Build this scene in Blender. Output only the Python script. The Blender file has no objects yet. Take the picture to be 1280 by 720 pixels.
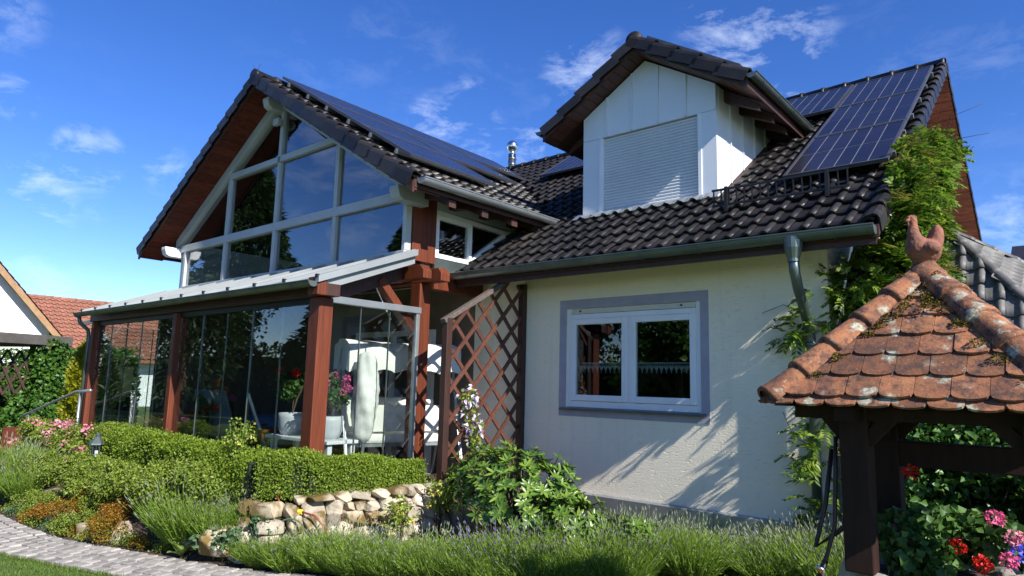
import bpy, math, random
import numpy as np
from mathutils import Matrix, Vector
R = math.radians
rnd = random.Random(7)
rng = np.random.default_rng(11)
SC = bpy.context.scene
COL = SC.collection
ZC = 1.75                                   # eye height

# ------------------------------------------------------------------ camera
yaw, pit, rol = 0.70353, 0.14361, 0.02515
fw = Vector((-math.sin(yaw) * math.cos(pit), math.cos(yaw) * math.cos(pit), math.sin(pit)))
ri = Vector((math.cos(yaw), math.sin(yaw), 0)); up = ri.cross(fw)
r2 = ri * math.cos(rol) + up * math.sin(rol); u2 = -ri * math.sin(rol) + up * math.cos(rol)
cd = bpy.data.cameras.new('camera'); cam = bpy.data.objects.new('camera', cd); COL.objects.link(cam)
cam.matrix_world = Matrix(((r2.x, u2.x, -fw.x, 0), (r2.y, u2.y, -fw.y, 0), (r2.z, u2.z, -fw.z, ZC), (0, 0, 0, 1)))
cd.sensor_width = 36; cd.lens = 36 * 838 / 1280; cd.clip_end = 3000; cd.clip_start = 0.05
SC.camera = cam
# ------------------------------------------------------------------ sky, sun, exposure
SUN_EL, SUN_AZ = 35.9, 100.3                # azimuth from +Y towards +X
W = bpy.data.worlds.new('World'); SC.world = W; W.use_nodes = True
wn, wl = W.node_tree.nodes, W.node_tree.links
sky = wn.new('ShaderNodeTexSky'); sky.sky_type = 'NISHITA'; sky.sun_disc = False
sky.sun_elevation = R(SUN_EL); sky.sun_rotation = R(SUN_AZ)
sky.altitude = 1800; sky.air_density = 1.0; sky.dust_density = 0.15; sky.ozone_density = 3.0
tc = wn.new('ShaderNodeTexCoord')
mp = wn.new('ShaderNodeMapping'); mp.inputs['Scale'].default_value = (1.0, 1.0, 2.2); mp.inputs['Location'].default_value = (0.37, 2.3, 0.21)
wl.new(tc.outputs['Generated'], mp.inputs['Vector'])
n1 = wn.new('ShaderNodeTexNoise'); n1.inputs['Scale'].default_value = 11.0; n1.inputs['Detail'].default_value = 11; n1.inputs['Roughness'].default_value = 0.66; n1.inputs['Distortion'].default_value = 0.35
n2 = wn.new('ShaderNodeTexNoise'); n2.inputs['Scale'].default_value = 2.6; n2.inputs['Detail'].default_value = 2
wl.new(mp.outputs[0], n1.inputs['Vector']); wl.new(mp.outputs[0], n2.inputs['Vector'])
m1 = wn.new('ShaderNodeMapRange'); m1.inputs['From Min'].default_value = 0.49; m1.inputs['From Max'].default_value = 0.86
m2 = wn.new('ShaderNodeMapRange'); m2.inputs['From Min'].default_value = 0.44; m2.inputs['From Max'].default_value = 0.66
wl.new(n1.outputs['Fac'], m1.inputs['Value']); wl.new(n2.outputs['Fac'], m2.inputs['Value'])
# fair-weather clouds: bearing, angular size, density of each patch; a thin field elsewhere
CLOUDS = [(-0.769, -0.597, 0.227, 14, 0.5), (-0.778, -0.557, 0.291, 20, 0.62), (-0.298, 0.839, 0.456, 8.5, 0.95), (-0.269, 0.872, 0.409, 6, 0.8), (-0.503, 0.747, 0.435, 6, 0.75), (-0.646, 0.654, 0.393, 4.5, 0.85), (-0.683, 0.627, 0.375, 3.5, 0.8), (-0.643, 0.678, 0.357, 3, 0.6), (-0.588, 0.73, 0.348, 3.5, 0.8), (-0.953, 0.22, 0.21, 4.5, 0.8), (-0.898, 0.349, 0.268, 3, 0.6), (-0.926, 0.27, 0.266, 2.6, 0.7), (-0.935, 0.288, 0.206, 2.4, 0.55), (-0.963, 0.24, 0.124, 4, 0.45), (-0.902, 0.164, 0.399, 4, 0.5), (-0.046, 0.977, 0.209, 4, 0.7), (-0.636, 0.61, 0.472, 1.8, 0.6), (-0.929, 0.19, 0.318, 2, 0.6)]
acc = m2.outputs[0]
half = wn.new('ShaderNodeMath'); half.operation = 'MULTIPLY'; half.inputs[1].default_value = .12; wl.new(acc, half.inputs[0]); acc = half.outputs[0]
for cx_, cy_, cz_, rad_, den_ in CLOUDS:
    dp_ = wn.new('ShaderNodeVectorMath'); dp_.operation = 'DOT_PRODUCT'; dp_.inputs[1].default_value = (cx_, cy_, cz_); wl.new(tc.outputs['Generated'], dp_.inputs[0])
    mr0 = wn.new('ShaderNodeMapRange'); mr0.interpolation_type = 'SMOOTHSTEP'; mr0.inputs['From Min'].default_value = math.cos(R(rad_ * .78)); mr0.inputs['From Max'].default_value = 1.0; mr0.inputs['To Max'].default_value = den_ * .72
    wl.new(dp_.outputs['Value'], mr0.inputs['Value'])
    ad_ = wn.new('ShaderNodeMath'); ad_.operation = 'MAXIMUM'; wl.new(acc, ad_.inputs[0]); wl.new(mr0.outputs[0], ad_.inputs[1]); acc = ad_.outputs[0]
mu = wn.new('ShaderNodeMath'); mu.operation = 'MULTIPLY'; wl.new(m1.outputs[0], mu.inputs[0]); wl.new(acc, mu.inputs[1])
mx = wn.new('ShaderNodeMix'); mx.data_type = 'RGBA'; mx.inputs['B'].default_value = (6.6, 7.2, 8.2, 1)
hs = wn.new('ShaderNodeHueSaturation'); hs.inputs['Saturation'].default_value = 1.27; hs.inputs['Value'].default_value = 1.02; hs.inputs['Hue'].default_value = .516
wl.new(sky.outputs[0], hs.inputs['Color'])
wl.new(mu.outputs[0], mx.inputs['Factor']); wl.new(hs.outputs[0], mx.inputs['A'])
wl.new(mx.outputs['Result'], wn['Background'].inputs['Color'])
wn['Background'].inputs['Strength'].default_value = 0.118
sl = bpy.data.lights.new('sun', 'SUN'); sl.energy = 5.0; sl.angle = R(0.53); sl.color = (1.0, 0.955, 0.87)
so = bpy.data.objects.new('sun', sl); COL.objects.link(so)
sdir = Vector((math.sin(R(SUN_AZ)) * math.cos(R(SUN_EL)), math.cos(R(SUN_AZ)) * math.cos(R(SUN_EL)), math.sin(R(SUN_EL))))
so.rotation_euler = sdir.to_track_quat('Z', 'Y').to_euler(); so.location = sdir * 60
SC.view_settings.view_transform = 'Standard'; SC.view_settings.look = 'None'; SC.view_settings.exposure = 0.84; SC.view_settings.gamma = 1
SC.cycles.max_bounces = 10; SC.cycles.transparent_max_bounces = 24

# ------------------------------------------------------------------ materials
M = {}
def nodes_of(name):
    m = bpy.data.materials.new(name); m.use_nodes = True; M[name] = m
    nt = m.node_tree; return m, nt.nodes, nt.links, nt.nodes['Principled BSDF']
def mat(name, c1, c2=None, rough=.6, metal=0., scale=4., stretch=(1, 1, 1), bump=0., bscale=60., bstretch=None, per=0., spec=.5, coat=0., detail=5, lo=.35, hi=.65):
    """colour noise in world space between c1 and c2, fine relief, per-piece brightness"""
    m, n, l, b = nodes_of(name)
    c2 = c2 or tuple(v * .72 for v in c1)
    g = n.new('ShaderNodeNewGeometry'); mp = n.new('ShaderNodeMapping'); mp.inputs['Scale'].default_value = stretch
    l.new(g.outputs['Position'], mp.inputs['Vector'])
    t = n.new('ShaderNodeTexNoise'); t.inputs['Scale'].default_value = scale; t.inputs['Detail'].default_value = detail; t.inputs['Roughness'].default_value = .6
    l.new(mp.outputs[0], t.inputs['Vector'])
    r = n.new('ShaderNodeValToRGB'); e = r.color_ramp.elements
    e[0].position = lo; e[0].color = (*c1, 1); e[1].position = hi; e[1].color = (*c2, 1)
    l.new(t.outputs['Fac'], r.inputs['Fac'])
    out = r.outputs['Color']
    if per:
        oi = n.new('ShaderNodeObjectInfo'); mr = n.new('ShaderNodeMapRange'); mr.inputs['To Min'].default_value = 1 - per; mr.inputs['To Max'].default_value = 1 + per
        l.new(oi.outputs['Random'], mr.inputs['Value'])
        h = n.new('ShaderNodeHueSaturation'); l.new(mr.outputs[0], h.inputs['Value']); l.new(out, h.inputs['Color']); out = h.outputs['Color']
    l.new(out, b.inputs['Base Color'])
    b.inputs['Roughness'].default_value = rough; b.inputs['Metallic'].default_value = metal
    b.inputs['Specular IOR Level'].default_value = spec; b.inputs['Coat Weight'].default_value = coat
    if bump:
        mp2 = n.new('ShaderNodeMapping'); mp2.inputs['Scale'].default_value = bstretch or stretch; l.new(g.outputs['Position'], mp2.inputs['Vector'])
        t2 = n.new('ShaderNodeTexNoise'); t2.inputs['Scale'].default_value = bscale; t2.inputs['Detail'].default_value = 4; l.new(mp2.outputs[0], t2.inputs['Vector'])
        bp = n.new('ShaderNodeBump'); bp.inputs['Strength'].default_value = bump; bp.inputs['Distance'].default_value = .01
        l.new(t2.outputs['Fac'], bp.inputs['Height']); l.new(bp.outputs[0], b.inputs['Normal'])
    return m
def leafmat(name, stops, trans=.35, rough=.45, spec=.35):
    m, n, l, b = nodes_of(name)
    g = n.new('ShaderNodeNewGeometry'); r = n.new('ShaderNodeValToRGB'); e = r.color_ramp.elements
    while len(e) < len(stops): e.new(.5)
    for i, c in enumerate(stops): e[i].position = i / max(1, len(stops) - 1); e[i].color = (*c, 1)
    l.new(g.outputs['Random Per Island'], r.inputs['Fac'])
    l.new(r.outputs[0], b.inputs['Base Color']); b.inputs['Roughness'].default_value = rough; b.inputs['Specular IOR Level'].default_value = spec
    tr = n.new('ShaderNodeBsdfTranslucent'); l.new(r.outputs[0], tr.inputs['Color'])
    ms = n.new('ShaderNodeMixShader'); ms.inputs[0].default_value = trans
    l.new(b.outputs[0], ms.inputs[1]); l.new(tr.outputs[0], ms.inputs[2]); l.new(ms.outputs[0], n['Material Output'].inputs['Surface'])
    return m
def glassmat(name, tint=(.80, .84, .82), ior=1.7, rough=0.0, boost=0.0):
    m, n, l, b = nodes_of(name); n.remove(b)
    t = n.new('ShaderNodeBsdfTransparent'); t.inputs['Color'].default_value = (*tint, 1)
    g = n.new('ShaderNodeBsdfGlossy'); g.inputs['Roughness'].default_value = rough; g.inputs['Color'].default_value = (.95, .97, 1, 1)
    lw = n.new('ShaderNodeLayerWeight'); pw = n.new('ShaderNodeMath'); pw.operation = 'POWER'; pw.inputs[1].default_value = 5; l.new(lw.outputs['Facing'], pw.inputs[0])
    f0 = ((ior - 1) / (ior + 1)) ** 2 + boost                        # Schlick, the same from both sides of the pane
    a = n.new('ShaderNodeMath'); a.operation = 'MULTIPLY_ADD'; a.use_clamp = True; a.inputs[1].default_value = 1 - f0; a.inputs[2].default_value = f0; l.new(pw.outputs[0], a.inputs[0])
    ms = n.new('ShaderNodeMixShader'); l.new(a.outputs[0], ms.inputs[0]); l.new(t.outputs[0], ms.inputs[1]); l.new(g.outputs[0], ms.inputs[2])
    l.new(ms.outputs[0], n['Material Output'].inputs['Surface']); return m

def darktile():
    m, n, l, b = nodes_of('tile_dark'); g = n.new('ShaderNodeNewGeometry'); oi = n.new('ShaderNodeObjectInfo')
    def noise(sc, det, ro=.6):
        t = n.new('ShaderNodeTexNoise'); t.inputs['Scale'].default_value = sc; t.inputs['Detail'].default_value = det; t.inputs['Roughness'].default_value = ro; l.new(g.outputs['Position'], t.inputs['Vector']); return t
    def ramp(src, stops):
        r = n.new('ShaderNodeValToRGB'); e = r.color_ramp.elements
        while len(e) < len(stops): e.new(.5)
        for i, (p, c) in enumerate(stops): e[i].position = p; e[i].color = (*c, 1)
        l.new(src, r.inputs['Fac']); return r
    base = ramp(noise(1.3, 5).outputs['Fac'], [(.3, (.011, .0105, .011)), (.5, (.018, .016, .016)), (.7, (.030, .025, .023))])
    h = n.new('ShaderNodeHueSaturation'); mr = n.new('ShaderNodeMapRange'); mr.inputs['To Min'].default_value = .6; mr.inputs['To Max'].default_value = 1.5; l.new(oi.outputs['Random'], mr.inputs['Value']); l.new(mr.outputs[0], h.inputs['Value']); l.new(base.outputs[0], h.inputs['Color'])
    sp = ramp(noise(34, 7, .75).outputs['Fac'], [(.60, (0, 0, 0)), (.76, (.5, .5, .5))])
    mx_ = n.new('ShaderNodeMix'); mx_.data_type = 'RGBA'; mx_.inputs['B'].default_value = (.11, .09, .07, 1); l.new(sp.outputs[0], mx_.inputs['Factor']); l.new(h.outputs['Color'], mx_.inputs['A'])
    l.new(mx_.outputs['Result'], b.inputs['Base Color'])
    rr = ramp(noise(7, 5).outputs['Fac'], [(.35, (.34, .34, .34)), (.65, (.62, .62, .62))]); l.new(rr.outputs[0], b.inputs['Roughness']); b.inputs['Specular IOR Level'].default_value = .36
    bp = n.new('ShaderNodeBump'); bp.inputs['Strength'].default_value = .35; bp.inputs['Distance'].default_value = .006; l.new(noise(60, 5).outputs['Fac'], bp.inputs['Height']); l.new(bp.outputs[0], b.inputs['Normal'])
darktile()
mat('tile_grey', (.15, .142, .135), (.10, .095, .09), rough=.6, scale=8, bump=.2, per=.2)
mat('tile_red', (.30, .125, .08), (.20, .085, .055), rough=.75, scale=1.3, bump=.2, per=.2)
mat('zinc', (.17, .20, .19), (.11, .14, .135), rough=.42, metal=.75, scale=3, bump=.05)
mat('zinc_pale', (.42, .45, .47), (.33, .36, .38), rough=.38, metal=.7, scale=3)
mat('black_metal', (.012, .012, .013), (.02, .02, .02), rough=.45, metal=.3)
mat('steel', (.62, .62, .62), (.45, .45, .45), rough=.25, metal=1.)
mat('wood_red', (.185, .043, .015), (.065, .016, .009), rough=.5, scale=2.2, stretch=(26, 26, .8), bump=.35, bscale=4, per=.15, spec=.35, detail=8, lo=.28, hi=.72)
mat('wood_redh', (.145, .034, .018), (.080, .020, .012), rough=.6, scale=3, stretch=(3, 3, 12), bump=.15, bscale=30, per=.18, spec=.15)
mat('wood_trellis', (.11, .040, .024), (.065, .024, .016), rough=.5, scale=4, stretch=(6, 6, 6), bump=.2, per=.2)
mat('wood_dark', (.055, .020, .013), (.03, .012, .009), rough=.55, scale=4, stretch=(6, 6, 1), bump=.15, per=.15)
mat('wood_soffit', (.105, .036, .022), (.07, .024, .016), rough=.5, scale=3, stretch=(3, 3, 3), per=.2)
mat('wood_well', (.030, .013, .009), (.018, .008, .006), rough=.7, scale=4, stretch=(6, 6, 1), bump=.2, per=.15, spec=.2)
mat('wood_grey', (.13, .10, .085), (.07, .052, .045), rough=.75, scale=5, stretch=(8, 8, 8), bump=.3)
mat('wood_light', (.36, .21, .10), (.27, .15, .07), rough=.55, scale=4)
mat('bar_grey', (.33, .35, .355), (.27, .29, .295), rough=.45, metal=.3, scale=2)
mat('gable_grey', (.44, .46, .45), (.37, .39, .385), rough=.45, scale=2)
mat('white_paint', (.80, .81, .82), (.73, .74, .76), rough=.38, scale=2, spec=.5)
mat('white_sheet', (.70, .73, .76), (.63, .66, .70), rough=.38, scale=1.2, spec=.5)
mat('shutter_grey', (.60, .63, .66), (.55, .58, .61), rough=.42, scale=2)
mat('cream_strip', (.62, .60, .50), (.55, .53, .45), rough=.5)
mat('purple_paint', (.37, .355, .415), (.32, .305, .36), rough=.8, scale=5, bump=.25, bscale=40)
mat('inside_wall', (.70, .68, .62), (.62, .60, .55), rough=.8)
mat('inside_shaded', (.15, .12, .09), (.11, .09, .07), rough=.8)  # pale sunroom walls with the room's shade painted into the colour
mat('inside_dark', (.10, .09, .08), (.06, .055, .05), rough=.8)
mat('stone', (.55, .48, .37), (.28, .23, .17), rough=.9, scale=9, bump=1., bscale=30, per=.35, lo=.3, hi=.7)
mat('stone_moss', (.42, .35, .25), (.13, .085, .022), rough=.9, scale=5, bump=.8, bscale=25, per=.2, lo=.4, hi=.56)
mat('stone_grey', (.28, .26, .23), (.15, .14, .125), rough=.85, scale=5, bump=.7, bscale=25, per=.2)
mat('sett', (.34, .315, .285), (.21, .195, .18), rough=.85, scale=7, bump=.5, bscale=50, per=.22)
mat('soil', (.075, .05, .034), (.035, .024, .017), rough=.95, scale=14, bump=.8, bscale=40)
mat('lawn', (.085, .145, .030), (.055, .10, .02), rough=.9, scale=3, bump=.5, bscale=60)
mat('moss', (.13, .10, .015), (.055, .038, .010), rough=.95, scale=30, bump=.8, bscale=90)
mat('clay_figure', (.29, .10, .052), (.13, .055, .038), rough=.8, scale=14, bump=.8, bscale=45, detail=8)
mat('pot_pale', (.55, .57, .58), (.46, .48, .50), rough=.5)
mat('fabric_white', (.82, .81, .76), (.75, .74, .68), rough=.85, scale=6, bump=.9, bscale=9)
mat('fabric_blue', (.10, .19, .33), (.07, .14, .26), rough=.85)
mat('fabric_teal', (.16, .22, .24), (.12, .16, .18), rough=.85)
mat('lace', (.60, .66, .64), (.52, .58, .56), rough=.8)
mat('render_white', (.80, .82, .82), (.74, .76, .77), rough=.8)
mat('hose', (.035, .014, .010), (.025, .010, .008), rough=.5)
mat('hose_red', (.20, .035, .025), (.16, .03, .02), rough=.4)
mat('plastic_orange', (.75, .12, .02), (.7, .1, .02), rough=.4)
mat('plastic_yellow', (.75, .62, .05), (.7, .5, .04), rough=.4)
mat('bark', (.13, .095, .065), (.07, .05, .035), rough=.9, scale=12, bump=.6, bscale=40)
mat('hedge_core_dark', (.012, .022, .008), (.02, .03, .01), rough=.95)
mat('pv_cell', (.019, .017, .028), (.013, .012, .021), rough=.22, scale=2, per=.12, spec=.24, coat=.0)
mat('pv_back', (.22, .22, .24), (.19, .19, .21), rough=.3, spec=.6)
mat('pv_frame', (.11, .11, .12), (.09, .09, .10), rough=.35, metal=.5)
mat('flue', (.70, .70, .70), (.5, .5, .5), rough=.22, metal=1.)
def milky():
    m, n, l, b = nodes_of('roof_glazing'); b.inputs['Base Color'].default_value = (.17, .19, .20, 1); b.inputs['Roughness'].default_value = .28
    tr = n.new('ShaderNodeBsdfTranslucent'); tr.inputs['Color'].default_value = (.55, .60, .60, 1); ms = n.new('ShaderNodeMixShader'); ms.inputs[0].default_value = .04
    l.new(b.outputs[0], ms.inputs[1]); l.new(tr.outputs[0], ms.inputs[2]); l.new(ms.outputs[0], n['Material Output'].inputs['Surface'])
milky()
glassmat('glass_gable', tint=(.78, .81, .81), ior=1.6, boost=.075)
glassmat('glass_room', tint=(.86, .89, .88), ior=1.55, boost=.012)
glassmat('glass_window', tint=(.72, .76, .74), ior=1.6, boost=.02)

# scratched plaster: sparse horizontal furrows as relief
def plaster():
    m, n, l, b = nodes_of('plaster')
    g = n.new('ShaderNodeNewGeometry')
    def noise(sx, sz, sc, det):
        mp = n.new('ShaderNodeMapping'); mp.inputs['Scale'].default_value = (sx, sx, sz); l.new(g.outputs['Position'], mp.inputs['Vector'])
        t = n.new('ShaderNodeTexNoise'); t.inputs['Scale'].default_value = sc; t.inputs['Detail'].default_value = det; l.new(mp.outputs[0], t.inputs['Vector']); return t
    a = noise(1.0, 5.5, 11, 3); mr = n.new('ShaderNodeMapRange'); mr.inputs['From Min'].default_value = .60; mr.inputs['From Max'].default_value = .70; l.new(a.outputs['Fac'], mr.inputs['Value'])
    f = noise(1, 1.3, 45, 6); v = noise(1, 1, .8, 4)
    r = n.new('ShaderNodeValToRGB'); e = r.color_ramp.elements; e[0].position = .3; e[0].color = (.885, .80, .63, 1); e[1].position = .7; e[1].color = (.83, .74, .575, 1)
    l.new(v.outputs['Fac'], r.inputs['Fac']); l.new(r.outputs[0], b.inputs['Base Color']); b.inputs['Roughness'].default_value = .88; b.inputs['Specular IOR Level'].default_value = .2
    st = noise(9, .35, 1.0, 5); sr = n.new('ShaderNodeMapRange'); sr.inputs['From Min'].default_value = .55; sr.inputs['From Max'].default_value = .8; sr.inputs['To Max'].default_value = .16; l.new(st.outputs['Fac'], sr.inputs['Value'])
    mxd = n.new('ShaderNodeMix'); mxd.data_type = 'RGBA'; mxd.inputs['B'].default_value = (.42, .37, .29, 1); l.new(sr.outputs[0], mxd.inputs['Factor']); l.new(r.outputs[0], mxd.inputs['A']); l.new(mxd.outputs['Result'], b.inputs['Base Color'])
    su = n.new('ShaderNodeMath'); su.operation = 'MULTIPLY_ADD'; su.inputs[1].default_value = -1.6; l.new(mr.outputs[0], su.inputs[0]); l.new(f.outputs['Fac'], su.inputs[2])
    bp = n.new('ShaderNodeBump'); bp.inputs['Strength'].default_value = .55; bp.inputs['Distance'].default_value = .007
    l.new(su.outputs[0], bp.inputs['Height']); l.new(bp.outputs[0], b.inputs['Normal'])
plaster()
# old clay tiles: orange-brown clay, dark weathering, pale round lichen
def oldclay():
    m, n, l, b = nodes_of('old_clay')
    g = n.new('ShaderNodeNewGeometry'); oi = n.new('ShaderNodeObjectInfo')
    def noise(sc, det, ro=.6):
        t = n.new('ShaderNodeTexNoise'); t.inputs['Scale'].default_value = sc; t.inputs['Detail'].default_value = det; t.inputs['Roughness'].default_value = ro; l.new(g.outputs['Position'], t.inputs['Vector']); return t
    def ramp(src, stops):
        r = n.new('ShaderNodeValToRGB'); e = r.color_ramp.elements
        while len(e) < len(stops): e.new(.5)
        for i, (p, c) in enumerate(stops): e[i].position = p; e[i].color = (*c, 1)
        l.new(src, r.inputs['Fac']); return r
    def mix(fac, A, B):
        x = n.new('ShaderNodeMix'); x.data_type = 'RGBA'; l.new(fac, x.inputs['Factor'])
        l.new(A, x.inputs['A'])
        if isinstance(B, tuple): x.inputs['B'].default_value = (*B, 1)
        else: l.new(B, x.inputs['B'])
        return x.outputs['Result']
    base = ramp(noise(6, 5).outputs['Fac'], [(.3, (.36, .150, .062)), (.55, (.26, .100, .045)), (.75, (.14, .062, .036))])
    h = n.new('ShaderNodeHueSaturation'); mr = n.new('ShaderNodeMapRange'); mr.inputs['To Min'].default_value = .50; mr.inputs['To Max'].default_value = 1.18
    l.new(oi.outputs['Random'], mr.inputs['Value']); l.new(mr.outputs[0], h.inputs['Value']); l.new(base.outputs[0], h.inputs['Color'])
    dk = ramp(noise(16, 8, .75).outputs['Fac'], [(.44, (0, 0, 0)), (.62, (1, 1, 1))])
    c = mix(dk.outputs[0], h.outputs['Color'], (.055, .030, .024))
    v = n.new('ShaderNodeTexVoronoi'); v.inputs['Scale'].default_value = 9.5; v.inputs['Randomness'].default_value = 1
    w = noise(14, 3); vm = n.new('ShaderNodeVectorMath'); vm.operation = 'SCALE'; vm.inputs['Scale'].default_value = .13; l.new(w.outputs['Color'], vm.inputs[0])
    va = n.new('ShaderNodeVectorMath'); l.new(g.outputs['Position'], va.inputs[0]); l.new(vm.outputs[0], va.inputs[1]); l.new(va.outputs[0], v.inputs['Vector'])
    li = ramp(v.outputs['Distance'], [(.20, (.85, .85, .85)), (.36, (0, 0, 0))])
    pres = ramp(v.outputs['Color'], [(.36, (0, 0, 0)), (.39, (1, 1, 1))])
    mm = n.new('ShaderNodeMath'); mm.operation = 'MULTIPLY'; l.new(li.outputs[0], mm.inputs[0]); l.new(pres.outputs[0], mm.inputs[1])
    lc = ramp(noise(60, 4).outputs['Fac'], [(.35, (.19, .185, .13)), (.62, (.47, .46, .36))])
    c = mix(mm.outputs[0], c, lc.outputs[0])
    sp = ramp(noise(55, 6, .7).outputs['Fac'], [(.63, (0, 0, 0)), (.69, (1, 1, 1))])
    c = mix(sp.outputs[0], c, (.42, .39, .31))
    l.new(c, b.inputs['Base Color']); b.inputs['Roughness'].default_value = .88
    t2 = noise(70, 5); bp = n.new('ShaderNodeBump'); bp.inputs['Strength'].default_value = .6; bp.inputs['Distance'].default_value = .006
    l.new(t2.outputs['Fac'], bp.inputs['Height']); l.new(bp.outputs[0], b.inputs['Normal'])
oldclay()

leafmat('leaf_box', [(.10, .17, .015), (.17, .26, .022), (.26, .34, .035), (.13, .21, .018)], trans=.35)
leafmat('leaf_low', [(.11, .18, .022), (.18, .27, .03), (.27, .34, .042), (.21, .24, .05), (.14, .23, .03)], trans=.35)
leafmat('leaf_sedum', [(.26, .15, .012), (.21, .085, .012), (.30, .22, .015), (.12, .14, .02)], trans=.3)
leafmat('leaf_orange', [(.26, .105, .012), (.30, .17, .012), (.17, .06, .015)], trans=.3)
leafmat('leaf_rhodo', [(.035, .085, .012), (.07, .15, .02), (.13, .22, .03), (.21, .30, .05)], trans=.22, rough=.33, spec=.5)
leafmat('leaf_wisteria', [(.045, .11, .012), (.09, .18, .018), (.17, .28, .025), (.27, .33, .04)], trans=.45)
leafmat('leaf_wisteria_dry', [(.16, .14, .03), (.24, .22, .04), (.14, .17, .03)], trans=.45)
leafmat('leaf_ivy', [(.03, .085, .014), (.055, .135, .02), (.095, .19, .028)], trans=.25, rough=.4)
leafmat('leaf_dark', [(.012, .032, .008), (.022, .05, .010), (.035, .07, .014)], trans=.25)
leafmat('leaf_yew', [(.015, .04, .012), (.025, .06, .016), (.04, .08, .02)], trans=.2)
leafmat('leaf_gold', [(.22, .24, .010), (.30, .30, .014), (.17, .20, .012)], trans=.35)
leafmat('leaf_mullein', [(.16, .24, .05), (.20, .28, .06)], trans=.3, rough=.6)
leafmat('leaf_columbine', [(.07, .14, .06), (.10, .18, .08), (.13, .20, .10)], trans=.3, rough=.6)
leafmat('lavender_stem', [(.15, .26, .03), (.21, .35, .04), (.30, .41, .07), (.18, .28, .055)], trans=.45, rough=.6)
leafmat('lavender_bud', [(.17, .20, .12), (.24, .26, .18), (.21, .21, .20), (.18, .23, .11)], trans=.2, rough=.7)
leafmat('lavender_bloom', [(.17, .11, .34), (.22, .15, .40), (.14, .09, .27)], trans=.2, rough=.7)
leafmat('grass_blade', [(.07, .13, .018), (.11, .18, .025), (.15, .21, .04)], trans=.3, rough=.6)
leafmat('petal_pink', [(.72, .10, .26), (.80, .17, .36), (.60, .07, .22)], trans=.3)
leafmat('petal_rose', [(.78, .24, .36), (.80, .36, .45), (.70, .16, .28)], trans=.3)
leafmat('petal_red', [(.62, .015, .012), (.75, .03, .02), (.5, .01, .012)], trans=.25)
leafmat('petal_lilac', [(.62, .48, .72), (.74, .64, .80), (.78, .74, .78)], trans=.35)
leafmat('petal_yellow', [(.70, .60, .10), (.75, .68, .22)], trans=.35)
leafmat('leaf_geranium', [(.04, .10, .02), (.07, .15, .03), (.10, .19, .04)], trans=.3)
leafmat('moss_tuft', [(.10, .075, .012), (.17, .13, .02), (.055, .04, .012), (.13, .13, .02)], trans=.15, rough=.9, spec=.1)
leafmat('petal_blue', [(.05, .06, .50), (.09, .10, .6)], trans=.2)

# ------------------------------------------------------------------ mesh helpers
WL = {}
def link(o, parent=None):
    COL.objects.link(o)
    if parent is not None:
        o.parent = parent; o.matrix_parent_inverse = Matrix.Translation(-WL[parent.name])
    WL[o.name] = Vector((0, 0, 0)) if parent is None or True else None
    return o
def tag(o, label, cat, group=None, kind=None):
    if label: o['label'] = label
    if cat: o['category'] = cat
    if group: o['group'] = group
    if kind: o['kind'] = kind
    return o
def thing(name, label, cat, loc, group=None):
    o = bpy.data.objects.new(name, None); o.empty_display_size = .2; COL.objects.link(o)
    o.location = loc; WL[o.name] = Vector(loc); return tag(o, label, cat, group)
def empty_part(name, parent):
    o = bpy.data.objects.new(name, None); return link(o, parent)
def mesh_np(name, V, F, m, smooth=False):
    """V (n,3) array, F (k,3|4) array"""
    me = bpy.data.meshes.new(name); V = np.asarray(V, np.float32); F = np.asarray(F, np.int32); k = F.shape[1]
    me.vertices.add(len(V)); me.vertices.foreach_set('co', V.ravel())
    me.loops.add(F.size); me.loops.foreach_set('vertex_index', F.ravel())
    me.polygons.add(len(F)); me.polygons.foreach_set('loop_start', np.arange(0, F.size, k, dtype=np.int32))
    me.polygons.foreach_set('loop_total', np.full(len(F), k, np.int32))
    if smooth: me.polygons.foreach_set('use_smooth', np.ones(len(F), bool))
    me.update(calc_edges=True); me.materials.append(M[m]); return me
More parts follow.
